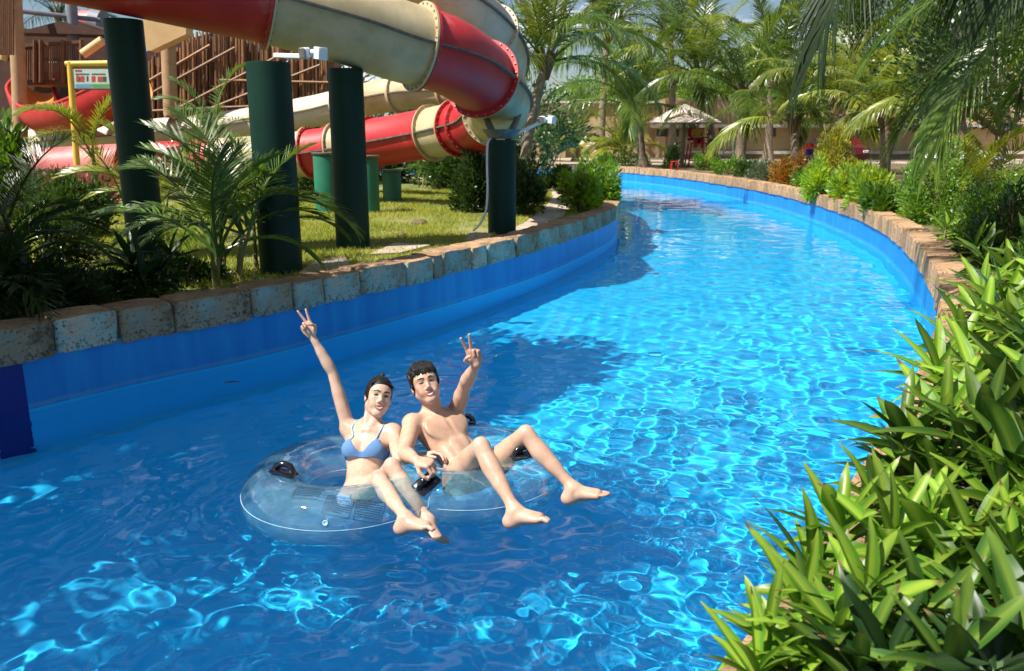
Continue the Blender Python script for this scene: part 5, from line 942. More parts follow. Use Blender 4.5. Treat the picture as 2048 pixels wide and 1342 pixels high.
def hair_w(root, hd, org):
    F = Field(hd.c - .18, hd.c + .18, .003); w = 1.0
    hd.E(F, (0, -.014, .04), (.083, .1, .095), .02); hd.E(F, (0, -.03, -.01), (.08, .068, .075), .03)
    hd.E(F, (-.004, -.055, .122), (.026, .028, .022), .012); hd.E(F, (.008, -.045, .145), (.014, .015, .013), .01)      # little knot on top
    # hairline
    hd.E(F, (0, .118, -.05), (.066, .088, .1), .012, True); hd.E(F, (-.085, .062, -.07), (.05, .045, .07), .012, True); hd.E(F, (.085, .062, -.07), (.05, .045, .07), .012, True)
    Q = np.random.default_rng(2)
    for i in range(46):
        a = -1.35 + 2.7 * i / 45; pts = []
        for t in np.linspace(0, 1, 7):
            th = .62 + t * 1.15; pts.append(hd.p(math.sin(a) * math.cos(th * .55 - .3) * .078 * (1 - .25 * t), -.016 + .094 * math.cos(th) , .037 + .087 * math.sin(th) * math.cos(a * .8)))
        F.chain(pts, [.0016 * hd.sc + .0009 * (i % 3)] * 7, .003)
    me = fmesh('hair', F, M['hair'], it=1); me.transform(Matrix.Translation(-Vector(org))); link('hair', me, root)
hair_w(woman, WH, worg)
# ---------------------------------------------------------------- the man
mp_ = A(942, 957, 4.72)
N_ = dict(pel=mp_); N_['neck'] = J(mp_, 868, 832, .468, False); N_['head'] = J(N_['neck'], 850, 768, .215, True)
N_['shL'] = J(N_['neck'], 824, 847, .18, True); N_['shR'] = J(N_['neck'], 911, 827, .18, False)
N_['elL'] = J(N_['shL'], 809, 906, .30, True); N_['wrL'] = J(N_['elL'], 834, 921, .25, True)
N_['elR'] = J(N_['shR'], 931, 768, .30, True); N_['wrR'] = J(N_['elR'], 953, 729, .26, True)
N_['hipL'] = A(912, 955, 4.66); N_['hipR'] = A(972, 945, 4.8)
N_['knL'] = J(N_['hipL'], 962, 893, .43, True); N_['knR'] = J(N_['hipR'], 1052, 868, .43, True)
N_['anL'] = J(N_['knL'], 1030, 1021, .42, True); N_['anR'] = J(N_['knR'], 1146, 976, .42, True)
hm = N_['head']; hs = (hm, to_cam(hm) + IR * .12 + IU * .12, IU * .95 - IR * .25, 1.04)
man, MF, MH, MP, mj, max_, morg = person('bare-chested man in dark shorts leaning back in the clear ring, arm raised', N_, True, hs, M['skin_m'],
    [('wrR', IU * .92 - IR * .22 + IN * .35, IN * 1.0 - IR * .1 - IU * .3, -IR - IU * .3, V_POSE), ('wrL', IR * .62 + IN * .35 - IU * .1, -IU * .8 + IR * .25 - IN * .2, IN * .6 + IU * .5 - IR * .2, GRIP)],
    [('anL', IR * .8 + IN * .35 + IU * .16, -IU * .9 - IR * .1, -1, .25), ('anR', IR * .93 + IN * .2 + IU * .16, -IU * .9 - IN * .0, 1, .15)])
def shorts():
    X, fw, up, T = max_
    def reg(P):
        d = P - mj['pel']; u = (d @ up) / T; r = u - .15
        for s_ in ('L', 'R'):
            h, k = mj['hip' + s_], mj['kn' + s_]; a = k - h; L = np.linalg.norm(a); t = ((P - h) @ (a / L)); r = np.maximum(r * 1.0, np.where(((P - h) @ (a / L)) > .0, t - .2, -1) * 1.0 / T)
        x = d @ X; return np.maximum(r * T, np.maximum(-x - .215, np.where(d @ fw > .13, np.abs(x) * 0 + ((d @ up) + .0 - .3), -1)) * 1.0 + np.where((x < -.14) & ((d @ up) > .02), .1, 0))
    c = npv(N_['pel']); shell(man, morg, MF, reg, .009, 'shorts', M['shorts'], (c - .32, c + .32))
shorts()
def hair_m(root, hd, org):
    F = Field(hd.c - .17, hd.c + .17, .0028)
    hd.E(F, (0, -.018, .042), (.088, .104, .098), .02); hd.E(F, (0, -.045, -.015), (.08, .066, .08), .03)
    hd.E(F, (0, .12, -.044), (.064, .08, .096), .01, True); hd.E(F, (-.088, .055, -.062), (.045, .045, .066), .01, True); hd.E(F, (.088, .055, -.062), (.045, .045, .066), .01, True)
    Q = np.random.default_rng(4); C0 = np.array([0, -.018, .042]); R0 = np.array([.088, .104, .098])
    for i in range(330):
        a = Q.uniform(-math.pi, math.pi); th = Q.uniform(.1, 1.35); d = np.array([math.sin(a) * math.sin(th), math.cos(a) * math.sin(th), math.cos(th)]); pts = []
        fl = np.array([math.sin(a) * .5 + Q.normal(0, .25), math.cos(a) * .5 + .35 + Q.normal(0, .2), -.25]); p = d.copy(); lift = Q.uniform(1.0, 1.05)
        for k in range(5):
            pts.append(hd.p(*(C0 + p * R0 * (lift + .012 * k * (1 - k / 5))))); p = p + (fl - p * (fl @ p)) * .13; p = p / np.linalg.norm(p)
            if p[2] < -.05 and p[1] > .3: break
        if len(pts) > 2: F.chain(pts, list(np.linspace(.0052, .0022, len(pts))), .004)
    for q in np.linspace(-.058, .058, 17): F.chain([hd.p(q, .05, .11), hd.p(q * 1.02 + .004, .079, .088), hd.p(q * 1.06 + .012 + Q.normal(0, .004), .086, .062 + Q.normal(0, .006))], [.011, .0085, .003], .006)
    for q in (-1, 1): F.chain([hd.p(q * .082, -.0, .04), hd.p(q * .083, .012, -.0), hd.p(q * .08, .014, -.02)], [.01, .008, .004], .008)
    me = fmesh('hair', F, M['hair'], it=1); me.transform(Matrix.Translation(-Vector(org))); link('hair', me, root)
hair_m(man, MH, morg)
# ================================================================== the clear double swim ring
def vinyl(name, tint, fac0, fac1, rough=.03):
    m, t, b = nodes(name); t.nodes.remove(b); tr = t.nodes.new('ShaderNodeBsdfTransparent'); tr.inputs[0].default_value = tint; gl = t.nodes.new('ShaderNodeBsdfGlossy'); gl.inputs['Roughness'].default_value = rough
    lw = t.nodes.new('ShaderNodeLayerWeight'); lw.inputs['Blend'].default_value = .4; mr = t.nodes.new('ShaderNodeMapRange'); mr.inputs['To Min'].default_value = fac0; mr.inputs['To Max'].default_value = fac1
    pw = t.nodes.new('ShaderNodeMath'); pw.operation = 'POWER'; pw.inputs[1].default_value = 1.9; t.links.new(lw.outputs['Facing'], pw.inputs[0]); t.links.new(pw.outputs[0], mr.inputs[0])
    df = t.nodes.new('ShaderNodeBsdfDiffuse'); df.inputs[0].default_value = (.4, .82, 1, 1); mx1 = t.nodes.new('ShaderNodeMixShader'); mx1.inputs[0].default_value = .05  # cyan diffuse veil stands in for the bright water light under the ring
    n = noise(t, 5, 4, .6); mr2 = t.nodes.new('ShaderNodeMapRange'); mr2.inputs['From Min'].default_value = .45; mr2.inputs['From Max'].default_value = .8; mr2.inputs['To Min'].default_value = .075; mr2.inputs['To Max'].default_value = .19; t.links.new(n.outputs[0], mr2.inputs[0]); t.links.new(mr2.outputs[0], mx1.inputs[0])
    t.links.new(tr.outputs[0], mx1.inputs[1]); t.links.new(df.outputs[0], mx1.inputs[2]); mx2 = t.nodes.new('ShaderNodeMixShader'); t.links.new(mr.outputs[0], mx2.inputs[0]); t.links.new(mx1.outputs[0], mx2.inputs[1]); t.links.new(gl.outputs[0], mx2.inputs[2])
    n2 = noise(t, 9, 3, .5); bp = t.nodes.new('ShaderNodeBump'); bp.inputs['Strength'].default_value = .25; bp.inputs['Distance'].default_value = .02; t.links.new(n2.outputs[0], bp.inputs['Height']); t.links.new(bp.outputs[0], gl.inputs['Normal'])
    t.links.new(mx2.outputs[0], t.nodes['Material Output'].inputs[0]); return m
M['vinyl'] = vinyl('clear_vinyl', (.9, .985, 1, 1), .07, 1.0); M['seam'] = surf('vinyl_seam', [(.3, .5, .58), (.42, .62, .7)], rough=.2, scale=20, bstr=0)
M['black_plastic'] = surf('black_plastic', [(.006, .006, .01), (.012, .012, .018)], rough=.16, scale=20, bstr=0, spec=.6); M['ink'] = surf('black_ink', [(.01, .01, .012), (.02, .02, .022)], rough=.5, scale=30, bstr=0)
RA = npv(A(692, 978, 4.54)); RB = npv(A(938, 930, 4.76)); RA[2] = RB[2] = .07
ring_root = empty('swim_ring', (float((RA[0] + RB[0]) / 2), float((RA[1] + RB[1]) / 2), -.06), label='clear double inflatable swim ring with black handles carrying the couple', cat='swim ring'); rorg = npv(ring_root.location)
def ring_field():
    F = Field(np.minimum(RA, RB) - [.7, .7, .26], np.maximum(RA, RB) + [.7, .7, .26], .008); x, y, z = F.ax[0][:, None, None], F.ax[1][None, :, None], F.ax[2][None, None, :]; best = None
    for c, R, r in ((RA, .41, .185), (RB, .39, .18)):
        q = np.sqrt((x - c[0]) ** 2 + (y - c[1]) ** 2) - R; d = np.sqrt(q * q + ((z - c[2]) * 1.05) ** 2) - r
        if best is None: best = d
        else: h = np.clip(.5 + .5 * (d - best) / .05, 0, 1); best = d * (1 - h) + best * h - .05 * h * (1 - h)
    F.D = best.astype(np.float32) ; return F
RF = ring_field(); rm = fmesh('tube', RF, M['vinyl'], it=3); rm.transform(Matrix.Translation(-ring_root.location)); link('tube', rm, ring_root)
def rp(c, ang, lat, off=.0): 
    """a point on the ring: angle round lobe c, latitude over the tube (0 outside, 90 top, 180 inside)"""
    R, r = (.41, .185) if c is RA else (.39, .18); a, b = math.radians(ang), math.radians(lat); q = R + (r + off) * math.cos(b); return np.array([c[0] + q * math.cos(a), c[1] + q * math.sin(a), c[2] + (r + off) * math.sin(b) / 1.05])
# welded seams
for c, a0, a1, lat in ((RA, 75, 350, 8), (RA, 100, 330, 172), (RB, -105, 165, 8), (RB, -130, 130, 172)):
    pts = RF.onto(np.array([rp(c, a, lat) for a in np.linspace(a0, a1, 60)]), .001); MB().tube([Vector(p - rorg) for p in pts], .0017, 5).build('seam', M['seam'], ring_root, True)
def handle(p, n, t):
    """p on the ring, n outwards, t along the grip"""
    n = nrm(n); t = nrm(t - n * (t @ n)); s = np.cross(n, t); h = empty('handle_frame'); bpy.data.objects.remove(h)
    R = Matrix((s, t, n)).transposed(); b = MB(); b.box(Vector(p - rorg + n * .006), (.105, .15, .02), R, .014); base = b.build('handle', M['black_plastic'], ring_root, True)
    g = MB(); q = p - rorg; g.tube([Vector(q + t * a + n * hgt) for a, hgt in ((-.055, .0), (-.05, .03), (-.03, .052), (0, .058), (.03, .052), (.05, .03), (.055, .0))], [.02, .019, .018, .018, .018, .019, .02], 10); gp = g.build('grip', M['black_plastic'], base, True)
def surf_pt(px, py, Y0, Y1):
    """where the sight line meets the ring"""
    o = npv((0, 0, CAM_H)); d = npv(ray(px, py)); ts = np.linspace(Y0 / d[1], Y1 / d[1], 400); P = o + ts[:, None] * d; D = RF.sample(P); i = int(np.argmax(D < 0)) if (D < 0).any() else int(np.argmin(D)); p = RF.onto(P[i:i + 1], 0)[0]; return p, nrm(RF.grad(p[None])[0])
p, n = surf_pt(567, 948, 3.7, 5.2); handle(p, n, npv(IU * 1 - IR * .5)); HP1 = p
p, n = surf_pt(853, 968, 3.8, 5.2); handle(p, n, npv(IR * .7 + IU)); HP2 = p
p, n = surf_pt(1047, 913, 4.2, 5.4); handle(p, n, npv(IU + IR * .4))
p, n = surf_pt(930, 838, 5.0, 5.6); handle(p, n, npv(IR + IU * .3))
# prints
def printed(txt, size, px, py, Y0, Y1, ang, name='print'):
    cu = bpy.data.curves.new('txt', 'FONT'); cu.body = txt; cu.size = size; cu.offset = size * .02; cu.align_x = 'CENTER'; cu.align_y = 'CENTER'; o = bpy.data.objects.new('txt', cu); COL.objects.link(o); dg = bpy.context.evaluated_depsgraph_get(); me = bpy.data.meshes.new_from_object(o.evaluated_get(dg)); bpy.data.objects.remove(o)
    v = np.zeros(len(me.vertices) * 3, np.float32); me.vertices.foreach_get('co', v); lay(me, v.reshape(-1, 3), px, py, Y0, Y1, ang, name)
def lay(me, v, px, py, Y0, Y1, ang, name):
    p, n = surf_pt(px, py, Y0, Y1); r = npv(IR) * math.cos(ang) + npv(IU) * math.sin(ang); r = nrm(r - n * (r @ n)); u = np.cross(n, r); P = p + v[:, :1] * r + v[:, 1:2] * u; P = RF.onto(P, .0035)
    me.vertices.foreach_set('co', (P - rorg).astype(np.float32).ravel()); me.update(); me.materials.clear(); me.materials.append(M['ink']); link(name, me, ring_root)
printed('Gauche', .046, 952, 850, 5.0, 5.7, math.radians(6)); printed('FORWARD', .036, 1040, 853, 4.8, 5.6, math.radians(-22)); printed('Center and\nSeat 1', .024, 1030, 865, 4.8, 5.6, math.radians(-22)); printed('FORWARD', .03, 600, 872, 4.7, 5.3, math.radians(18))
def notice(w, h, lines, px, py, ang):
    V = []; Fc = []
    def rect(x0, y0, x1, y1):
        nx = max(1, int((x1 - x0) / .012)); b = len(V)
        for i in range(nx + 1):
            x = x0 + (x1 - x0) * i / nx; V.append((x, y0, 0)); V.append((x, y1, 0))
        for i in range(nx): Fc.append((b + 2 * i, b + 2 * i + 2, b + 2 * i + 3, b + 2 * i + 1))
    e = .0045
    for x0, y0, x1, y1 in ((-w, -h, w, -h + e), (-w, h - e, w, h)): rect(x0 / 2, y0 / 2, x1 / 2, y1 / 2)
    nn = 12
    for i in range(nn):
        y0 = -h / 2 + h * i / nn; y1 = -h / 2 + h * (i + 1) / nn; rect(-w / 2, y0, -w / 2 + e * .6, y1); rect(w / 2 - e * .6, y0, w / 2, y1)
    rnd = random.Random(px)
    for k in range(lines):
        y = h / 2 - .012 - (h - .02) * k / lines; x = -w / 2 + .008; end = w / 2 - .008 - (rnd.random() * .05 if rnd.random() < .4 else 0)
        while x < end: L = rnd.uniform(.006, .022); rect(x, y, min(x + L, end), y + .0034); x += L + .0035
    lay(mesh('print', V, Fc), np.array(V), px, py, 3.6, 4.6, ang, 'print')
notice(.15, .115, 8, 676, 1012, math.radians(-14)); notice(.155, .12, 8, 739, 1022, math.radians(-6)); notice(.15, .1, 6, 615, 985, math.radians(-24))
p, n = surf_pt(651, 1046, 3.6, 4.6); R = Vector(n).to_track_quat('Z', 'Y').to_matrix(); b = MB(); b.lathe([(.015, -.002), (.015, .006), (.011, .008), (.009, .004)], 18); me = b.me('valve', M['seam'], True); link('valve', me, ring_root, tuple(p - rorg), Vector(n).to_track_quat('Z', 'Y').to_euler())
# ================================================================== building, parasol, lifeguard and small things at the far side
M['wall_tan'] = surf('tan_render', [(.42, .29, .16), (.5, .36, .2)], rough=.85, scale=.6, bstr=.1, bscale=8); M['ledge'] = surf('pale_ledge', [(.5, .45, .4), (.58, .53, .47)], rough=.7, scale=2, bstr=.1); M['glass_dark'] = surf('dark_pane', [(.02, .025, .03), (.05, .055, .06)], rough=.12, scale=1, bstr=0); M['door'] = surf('brown_door', [(.07, .04, .025), (.1, .06, .035)], rough=.5, scale=2, bstr=.1); M['frame_dark'] = surf('window_frame', [(.06, .045, .035), (.08, .06, .045)], rough=.5, scale=4, bstr=0)
bd = empty('building', tuple(G(1450, 317, .5)), label='long tan rendered building behind the palms', cat='building'); BO = bd.location.copy(); BY = 61
def bpart(nm, px, Y, th, m, par=None):
    b = MB(); slab(b, px, Y, th); b.v = [tuple(Vector(p) - BO) for p in b.v]; return b.build(nm, M[m], par or bd)
bpart('wall', [(1040, 322), (1330, 322), (1330, 205), (1040, 205)], BY, 8, 'wall_tan'); bpart('wall', [(1330.5, 326), (2300, 326), (2300, 255), (1330.5, 255)], BY - 4, 12, 'wall_tan'); bpart('upper_wall', [(1331, 250), (2300, 250), (2300, 196), (1331, 196)], BY - 1.5, 9, 'wall_tan')
bpart('canopy_ledge', [(1325, 255), (2300, 255), (2300, 248.5), (1325, 248.5)], BY - 4.7, 5, 'ledge'); bpart('low_ledge', [(1333, 308), (2300, 308), (2300, 302), (1333, 302)], BY - 4.5, .6, 'ledge'); bpart('roof_edge', [(1036, 206), (1334, 206), (1334, 202), (1036, 202)], BY - .3, 8.6, 'ledge')
dr = bpart('door', [(1131, 318), (1159, 318), (1159, 266), (1131, 266)], BY - .06, .08, 'door')
for x0, x1, y0, y1, Y in ((1313, 1334, 258, 273, BY - 4.06), (1337, 1358, 258, 273, BY - 4.06), (1438, 1452, 256, 273, BY - 4.06), (1459, 1470, 256, 273, BY - 4.06), (1484, 1496, 256, 273, BY - 4.06), (1536, 1552, 256, 273, BY - 4.06), (1700, 1716, 258, 276, BY - 4.06), (1722, 1738, 258, 276, BY - 4.06), (1850, 1880, 258, 276, BY - 4.06)):
    if x1 < 1334: Y = BY - .06
    w = bpart('window', [(x0, y1), (x1, y1), (x1, y0), (x0, y0)], Y, .1, 'frame_dark'); bpart('pane', [(x0 + .8, y1 - .8), (x1 - .8, y1 - .8), (x1 - .8, y0 + .8), (x0 + .8, y0 + .8)], Y - .03, .02, 'glass_dark', w)
for x in (1123, 1213): bpart('wall_notice', [(x, 288), (x + 6, 288), (x + 6, 272), (x, 272)], BY - .05, .04, 'ledge')
# paving
def sheet(name, pts, z, m):
    return tag(link(name, mesh(name, [(p[0], p[1], z) for p in pts], [tuple(range(len(pts)))], M[m])), kind='structure')
M['path'] = surf('concrete_path', [(.3, .23, .16), (.4, .32, .24), (.48, .4, .31)], rough=.9, scale=1.5, bstr=.3, bscale=25, bdist=.01)
sheet('far_path', [(-20, 49.5), (3.5, 46.8), (9.5, 43.5), (10.5, 48), (40, 46), (40, 56.8), (-20, 60)], .598, 'path')
pp = [G(*p, .61) for p in ((905, 500), (985, 478), (1045, 447), (1085, 420), (1105, 395), (1100, 372), (1075, 362), (1105, 360), (1135, 372), (1150, 400), (1125, 433), (1080, 456), (1030, 476), (985, 487))]
sheet('garden_path', [(p.x, p.y) for p in pp], .612, 'path')
for i, px in enumerate((((600, 545), (640, 556), (700, 530), (690, 512), (630, 520)), ((740, 508), (800, 505), (860, 490), (790, 485)), ((930, 480), (975, 478), (985, 466), (940, 464)))):
    f = [G(x, y, .63) for x, y in px]; b = MB(); n = len(f); b.add([(p.x, p.y, .585) for p in f] + [(p.x, p.y, .632) for p in f], [tuple(range(n, 2 * n)), tuple(range(n - 1, -1, -1))] + [(k, (k + 1) % n, n + (k + 1) % n, n + k) for k in range(n)]); tag(b.build('paving_slab', M['path'], None), ['pale paving slab at the foot of the camera column', 'paving slab at the foot of the middle column', 'paving slab by the end column and cable'][i], 'paving slab')
# lawn grass
def grass():
    r = np.random.default_rng(3); n = 150000; P = np.stack([r.uniform(-7.5, 2.6, n), 8.2 + 16 * r.random(n) ** 1.15], 1); lx = np.interp(P[:, 1], LC[60:260, 1], LC[60:260, 0]); keep = P[:, 0] < lx - .55
    poly = np.array([(p.x, p.y) for p in pp]); keep &= ~inside(P[:, 0], P[:, 1], poly); dn = np.array([mnoise.noise(Vector((x * .9, y * .9, 0))) for x, y in P]); keep &= dn > r.uniform(-.6, .25, n); P = P[keep]; dn = dn[keep]; n = len(P); h = r.uniform(.03, .085, n) * (1 + .6 * dn); a = r.uniform(0, 6.28, n); w = .006 + .004 * r.random(n); ln = r.normal(0, .45, (n, 2)) * h[:, None]
    B = np.column_stack([P, np.full(n, .595)]); s_ = np.column_stack([np.cos(a) * w, np.sin(a) * w, 0 * w]); T = B + np.column_stack([ln, h]); V = np.stack([B - s_, B + s_, T], 1).reshape(-1, 3); return nmesh('grass', V, np.arange(3 * n).reshape(-1, 3), M['grass'], False)
M['grass'] = leafmat('grass_blade', (.17, .22, .025), (.36, .36, .06), rough=.6, trans=.4, scale=.8, dead=(.42, .33, .13)); gr = link('grass', grass()); tag(gr, 'short sunlit lawn grass around the columns', 'grass', kind='stuff')
# parasol
M['canvas'] = surf('pale_canvas', [(.64, .52, .44), (.7, .58, .5)], rough=.85, scale=2, bstr=.2); M['red_paint'] = surf('red_paint', [(.42, .012, .015), (.5, .02, .02)], rough=.4, scale=6, bstr=.05); M['red_cloth'] = surf('red_cloth', [(.34, .01, .015), (.42, .018, .02)], rough=.85, scale=12, bstr=.3); M['yellow_cloth'] = surf('yellow_cloth', [(.5, .32, .04), (.58, .4, .07)], rough=.85, scale=12, bstr=.3)
UY = 41.5; ub = A(1363, 334, UY); ub.z = .58; ut = A(1367, 207, UY); ur = 1.85
um = empty('parasol', tuple(ub), label='large pale canvas parasol shading the lifeguard', cat='parasol'); zt = ut.z - ub.z; ze = A(1365, 245, UY).z - ub.z; b = MB(); b.tube([(0, 0, 0), (.03, 0, zt * .5), (0, 0, zt - .05)], [.11, .1, .06], 12); b.build('pole', M['trunk'], um, True)
b = MB(); n = 8; V = [(0, 0, zt)]
for k in range(n): a = 2 * math.pi * (k + .5) / n; V += [(math.cos(a) * ur * .5, math.sin(a) * ur * .5, zt - (zt - ze) * .46), (math.cos(a) * ur, math.sin(a) * ur, ze), (math.cos(a) * ur * .99, math.sin(a) * ur * .99, ze - .04)]
F = []
for k in range(n): i, j = 1 + 3 * k, 1 + 3 * ((k + 1) % n); F += [(0, i, j), (i, i + 1, j + 1, j), (i + 1, i + 2, j + 2, j + 1)]
b.add(V, F); cnp = b.build('canopy', M['canvas'], um)
for k in range(n): a = 2 * math.pi * (k + .5) / n; b = MB(); b.tube([(math.cos(a) * .1, math.sin(a) * .1, zt - .1), (math.cos(a) * ur * .97, math.sin(a) * ur * .97, ze - .03)], .02, 6); b.build('rib', M['wood_brown'], um)
# lifeguard chair and lifeguard
lc = A(1392, 334, UY + .3); lc.z = .58; ch = empty('lifeguard_chair', tuple(lc), label='tall red lifeguard chair under the parasol', cat='chair')
for x, y in ((-.36, -.36), (.36, -.36), (-.36, .36), (.36, .36)): b = MB(); b.tube([(x * 1.35, y * 1.25, 0), (x, y, 1.15)], .04, 8); b.build('leg', M['red_paint'], ch, True)
b = MB(); b.box((0, 0, 1.17), (.84, .84, .06), None, .015); b.build('seat', M['red_paint'], ch); b = MB(); b.box((0, .4, 1.6), (.84, .05, .6), None, .015); b.build('backrest', M['red_paint'], ch)
for x in (-.42, .42): b = MB(); b.box((x, -.02, 1.45), (.07, .8, .05), None, .01); b.build('armrest', M['red_paint'], ch)
for z in (.35, .7): b = MB(); b.box((0, -.44, z), (.86, .07, .05), None, .01); b.build('rung', M['red_paint'], ch)
def lifeguard():
    o = np.array([lc.x, lc.y, lc.z]); root = empty('person', tuple(lc), label='lifeguard in red and yellow sitting on the tall chair under the parasol', cat='person')
    ex = np.eye(3); sk = Field((-.55, -.95, .4), (.55, .5, 2.35), .014); S_ = {}
    pel = np.array([0, .08, 1.32]); ne = np.array([0, .1, 1.84]); sk.cap(ne, (0, .07, 1.98), .06, .055, .02); sk.ell((0, .05, 2.08), (.078, .095, .115), *ex, .02); sk.ell((0, -.04, 2.06), (.02, .025, .025), *ex, .015); sk.ell((0, .1, 1.6), (.17, .11, .26), *ex, .04)
    for q in (-1, 1):
        sh, el, wr = np.array([q * .2, .1, 1.78]), np.array([q * .27, -.08, 1.53]), np.array([q * .08, -.3, 1.46]); sk.chain([sh, el, wr, wr + np.array([-q * .03, -.09, .0])], [.055, .042, .032, .036], .02)
        hp, kn, an = np.array([q * .1, .05, 1.3]), np.array([q * .17, -.42, 1.32]), np.array([q * .16, -.45, .88]); sk.chain([hp, kn, an], [.09, .065, .04], .03); sk.chain([an, an + np.array([0, -.18, -.03])], [.045, .035], .02)
    link('body', fmesh('body', sk, M['skin_m']), root)
    def cl(name, m, fn): f = Field((-.55, -.95, .4), (.55, .5, 2.35), .014); fn(f); link(name, fmesh(name, f, M[m]), root)
    def shirt(f):
        f.ell((0, .1, 1.58), (.2, .135, .3), *ex, .05); f.cap((-.2, .1, 1.78), (.2, .1, 1.78), .07, .07, .05)
        for q in (-1, 1): f.cap((q * .2, .1, 1.78), (q * .255, -.03, 1.6), .075, .065, .03)
    def trousers(f):
        f.ell((0, .06, 1.32), (.2, .15, .12), *ex, .05)
        for q in (-1, 1): f.chain([np.array([q * .1, .05, 1.31]), np.array([q * .17, -.42, 1.33]), np.array([q * .16, -.44, 1.0])], [.11, .085, .075], .03)
    def hat(f): f.ell((0, .06, 2.16), (.1, .115, .075), *ex, .02); f.ell((0, .03, 2.13), (.17, .19, .016), *ex, .02)
    cl('shirt', 'yellow_cloth', shirt); cl('trousers', 'red_cloth', trousers); cl('hat', 'red_cloth', hat)
lifeguard()
# red stool by the coping
sp = A(1361, 336, 37.6); sp.z = .58; sp.x = 7.25; so_ = empty('stool', tuple(sp), label='small red plastic stool beside the far coping', cat='stool'); b = MB(); b.box((0, 0, .4), (.3, .3, .04), None, .012); b.build('seat', M['red_paint'], so_)
for x in (-.12, .12):
    for y in (-.12, .12): b = MB(); b.tube([(x * 1.25, y * 1.25, 0), (x, y, .39)], .025, 6); b.build('leg', M['red_paint'], so_)
# white tripod ladder
tl = A(1462, 338, 44); tl.z = .58; tr_ = empty('tripod_ladder', tuple(tl), label='white metal tripod stand in front of the tan building', cat='ladder'); H_ = A(1456, 274, 44).z - .58
for p in ((-.75, .3), (.0, -.45), (.55, .5)): b = MB(); b.tube([(p[0], p[1], 0), (0, 0, H_)], .045, 8); b.build('leg', M['white_plastic'], tr_, True)
b = MB(); b.tube([(-.55, .2, H_ * .36), (.0, -.3, H_ * .36)], .04, 8); b.build('crossbar', M['white_plastic'], tr_, True); b = MB(); b.box((0, 0, H_), (.4, .3, .06), None, .01); b.build('top', M['white_plastic'], tr_)
# dark red car seen between the plants
M['car_red'] = surf('dark_red_paint', [(.09, .004, .007), (.12, .006, .009)], rough=.2, scale=2, bstr=0, spec=.7)
cr_ = A(1700, 330, 40); cr_.z = .6; car = empty('parked_car', (cr_.x + 1.0, 45, .6), math.radians(-78), label='dark red car parked behind the golden shrub', cat='car')
prof = [(-2.0, .35), (-2.05, .75), (-1.75, .98), (-1.15, 1.05), (-.55, 1.45), (.75, 1.47), (1.45, 1.05), (1.95, .92), (2.05, .6), (2.0, .35)]; b = MB(); nP = len(prof); b.add([(x, y, z) for y in (-.8, .8) for x, z in prof], [tuple(range(nP)), tuple(range(2 * nP - 1, nP - 1, -1))] + [(i, nP + i, nP + (i + 1) % nP, (i + 1) % nP) for i in range(nP)]); b.build('body', M['car_red'], car)
for y in (-.81, .81): b = MB(); b.add([(x, y, z) for x, z in ((-1.05, 1.07), (-.55, 1.38), (.7, 1.4), (1.25, 1.07))] + [(x, y * .98, z) for x, z in ((-1.05, 1.07), (-.55, 1.38), (.7, 1.4), (1.25, 1.07))], [(0, 1, 2, 3), (7, 6, 5, 4)] + [(i, 4 + i, 4 + (i + 1) % 4, (i + 1) % 4) for i in range(4)]); b.build('side_window', M['glass_dark'], car)
M['rubber'] = surf('rubber', [(.012, .012, .012), (.02, .02, .02)], rough=.8, scale=10, bstr=.1)
for x in (-1.25, 1.25):
    for y in (-.78, .78): b = MB(); b.tube([(x, y - .1, .31), (x, y + .1, .31)], .31, 18); b.build('wheel', M['rubber'], car, True)
for y in (-.6, .6): b = MB(); b.box((2.03, y, .72), (.06, .3, .14), None, .02); b.build('tail_light', M['white_plastic'], car)
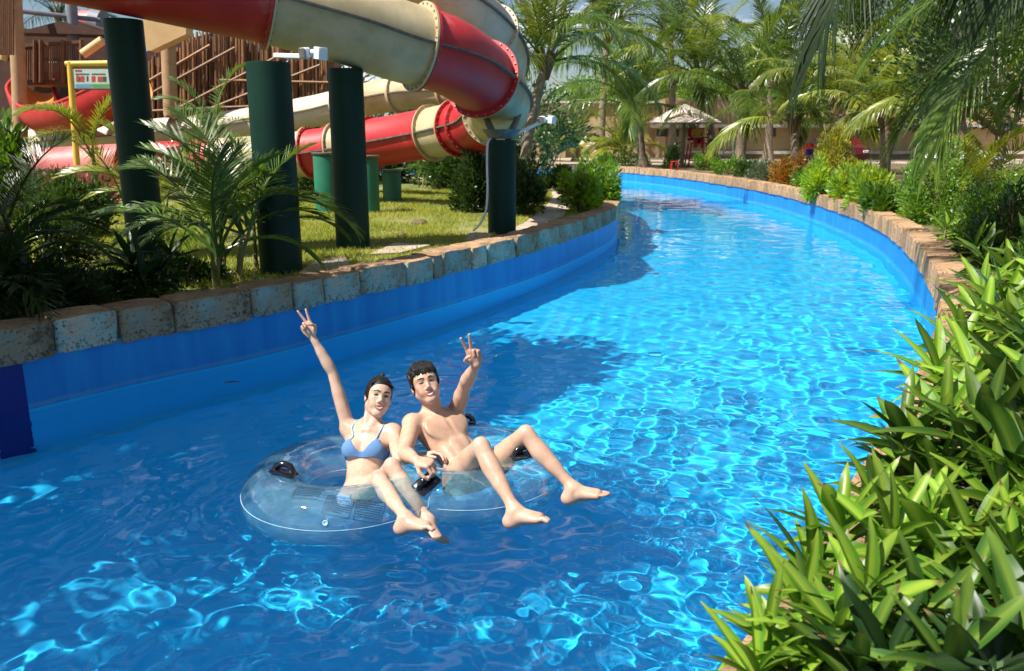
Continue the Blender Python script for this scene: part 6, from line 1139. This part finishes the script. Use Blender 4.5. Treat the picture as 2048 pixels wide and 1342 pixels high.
# white parasols or loungers glimpsed at the right
for i, (px, py, Y, w) in enumerate(((1880, 308, 24, .9), (1957, 309, 22, 1.1))):
    c = A(px, py, Y); r0 = empty('sunshade', (c.x, Y, .6), label=['small white sunshade beside the white flowers', 'white sunshade right of the thick ringed palm trunk'][i], cat='sunshade'); b = MB(); V = [(0, 0, c.z - .6 + .12)]; n = 8
    for k in range(n): a = 6.2832 * k / n; V.append((math.cos(a) * w * .6, math.sin(a) * w * .6, c.z - .6 - .1))
    b.add(V, [(0, 1 + k, 1 + (k + 1) % n) for k in range(n)]); b.build('canopy', M['white_plastic'], r0); b = MB(); b.tube([(0, 0, 0), (0, 0, c.z - .6 + .1)], .025, 8); b.build('pole', M['white_plastic'], r0)
fl = leafcloud('flower_head', 160, .45, .45, .35, .12, M['white_plastic'], 5); c = A(1878, 296, 21); fr = empty('flower_stand', (c.x, 21, .6), label='cluster of white flowers above the round green shrub', cat='flowers'); link('flower_heads', fl, fr, (0, 0, c.z - .7)); b = MB(); b.tube([(0, 0, 0), (.1, 0, c.z - .7)], .03, 6); b.build('stem', M['stem'], fr)
# red sign by the palm
c = A(1620, 291, 40); r0 = empty('signboard', (c.x, 40, .6), label='small red and dark blue signboard left of the golden shrub', cat='sign'); b = MB(); b.box((0, 0, c.z - .6), (.36, .04, .2)); b.build('red_board', M['red_paint'], r0); b = MB(); b.box((0, 0, c.z - .6 - .3), (.34, .04, .26)); b.build('blue_board', M['navy'], r0); b = MB(); b.tube([(0, .04, 0), (0, .04, c.z - .5)], .025, 6); b.build('post', M['post_grey'], r0)
# brown stones lying on the lawn
for i, (px, py, w) in enumerate(((838, 446, .14), (800, 470, .08))):
    g = G(px, py, .62); f = Field((-.2, -.2, -.1), (.2, .2, .2), .01); f.ell((0, 0, .02), (w, w * .8, w * .45), *np.eye(3), .02); f.ell((w * .4, .02, .03), (w * .6, w * .5, w * .4), *np.eye(3), .02); o = link('rock', fmesh('rock', f, M['soil']), None, (g.x, g.y, .6)); tag(o, ['round brown rock on the sunlit lawn', 'small brown rock near the middle column'][i], 'rock')

p0, p1 = G(448, 765, .006), G(480, 763, .006); b = MB(); b.tube([p0, p0.lerp(p1, .5) + Vector((0, .01, .002)), p1], [.004, .006, .003], 6); tag(b.build('twig', M['fibre'], None, True), 'thin brown twig floating near the left wall', 'twig')
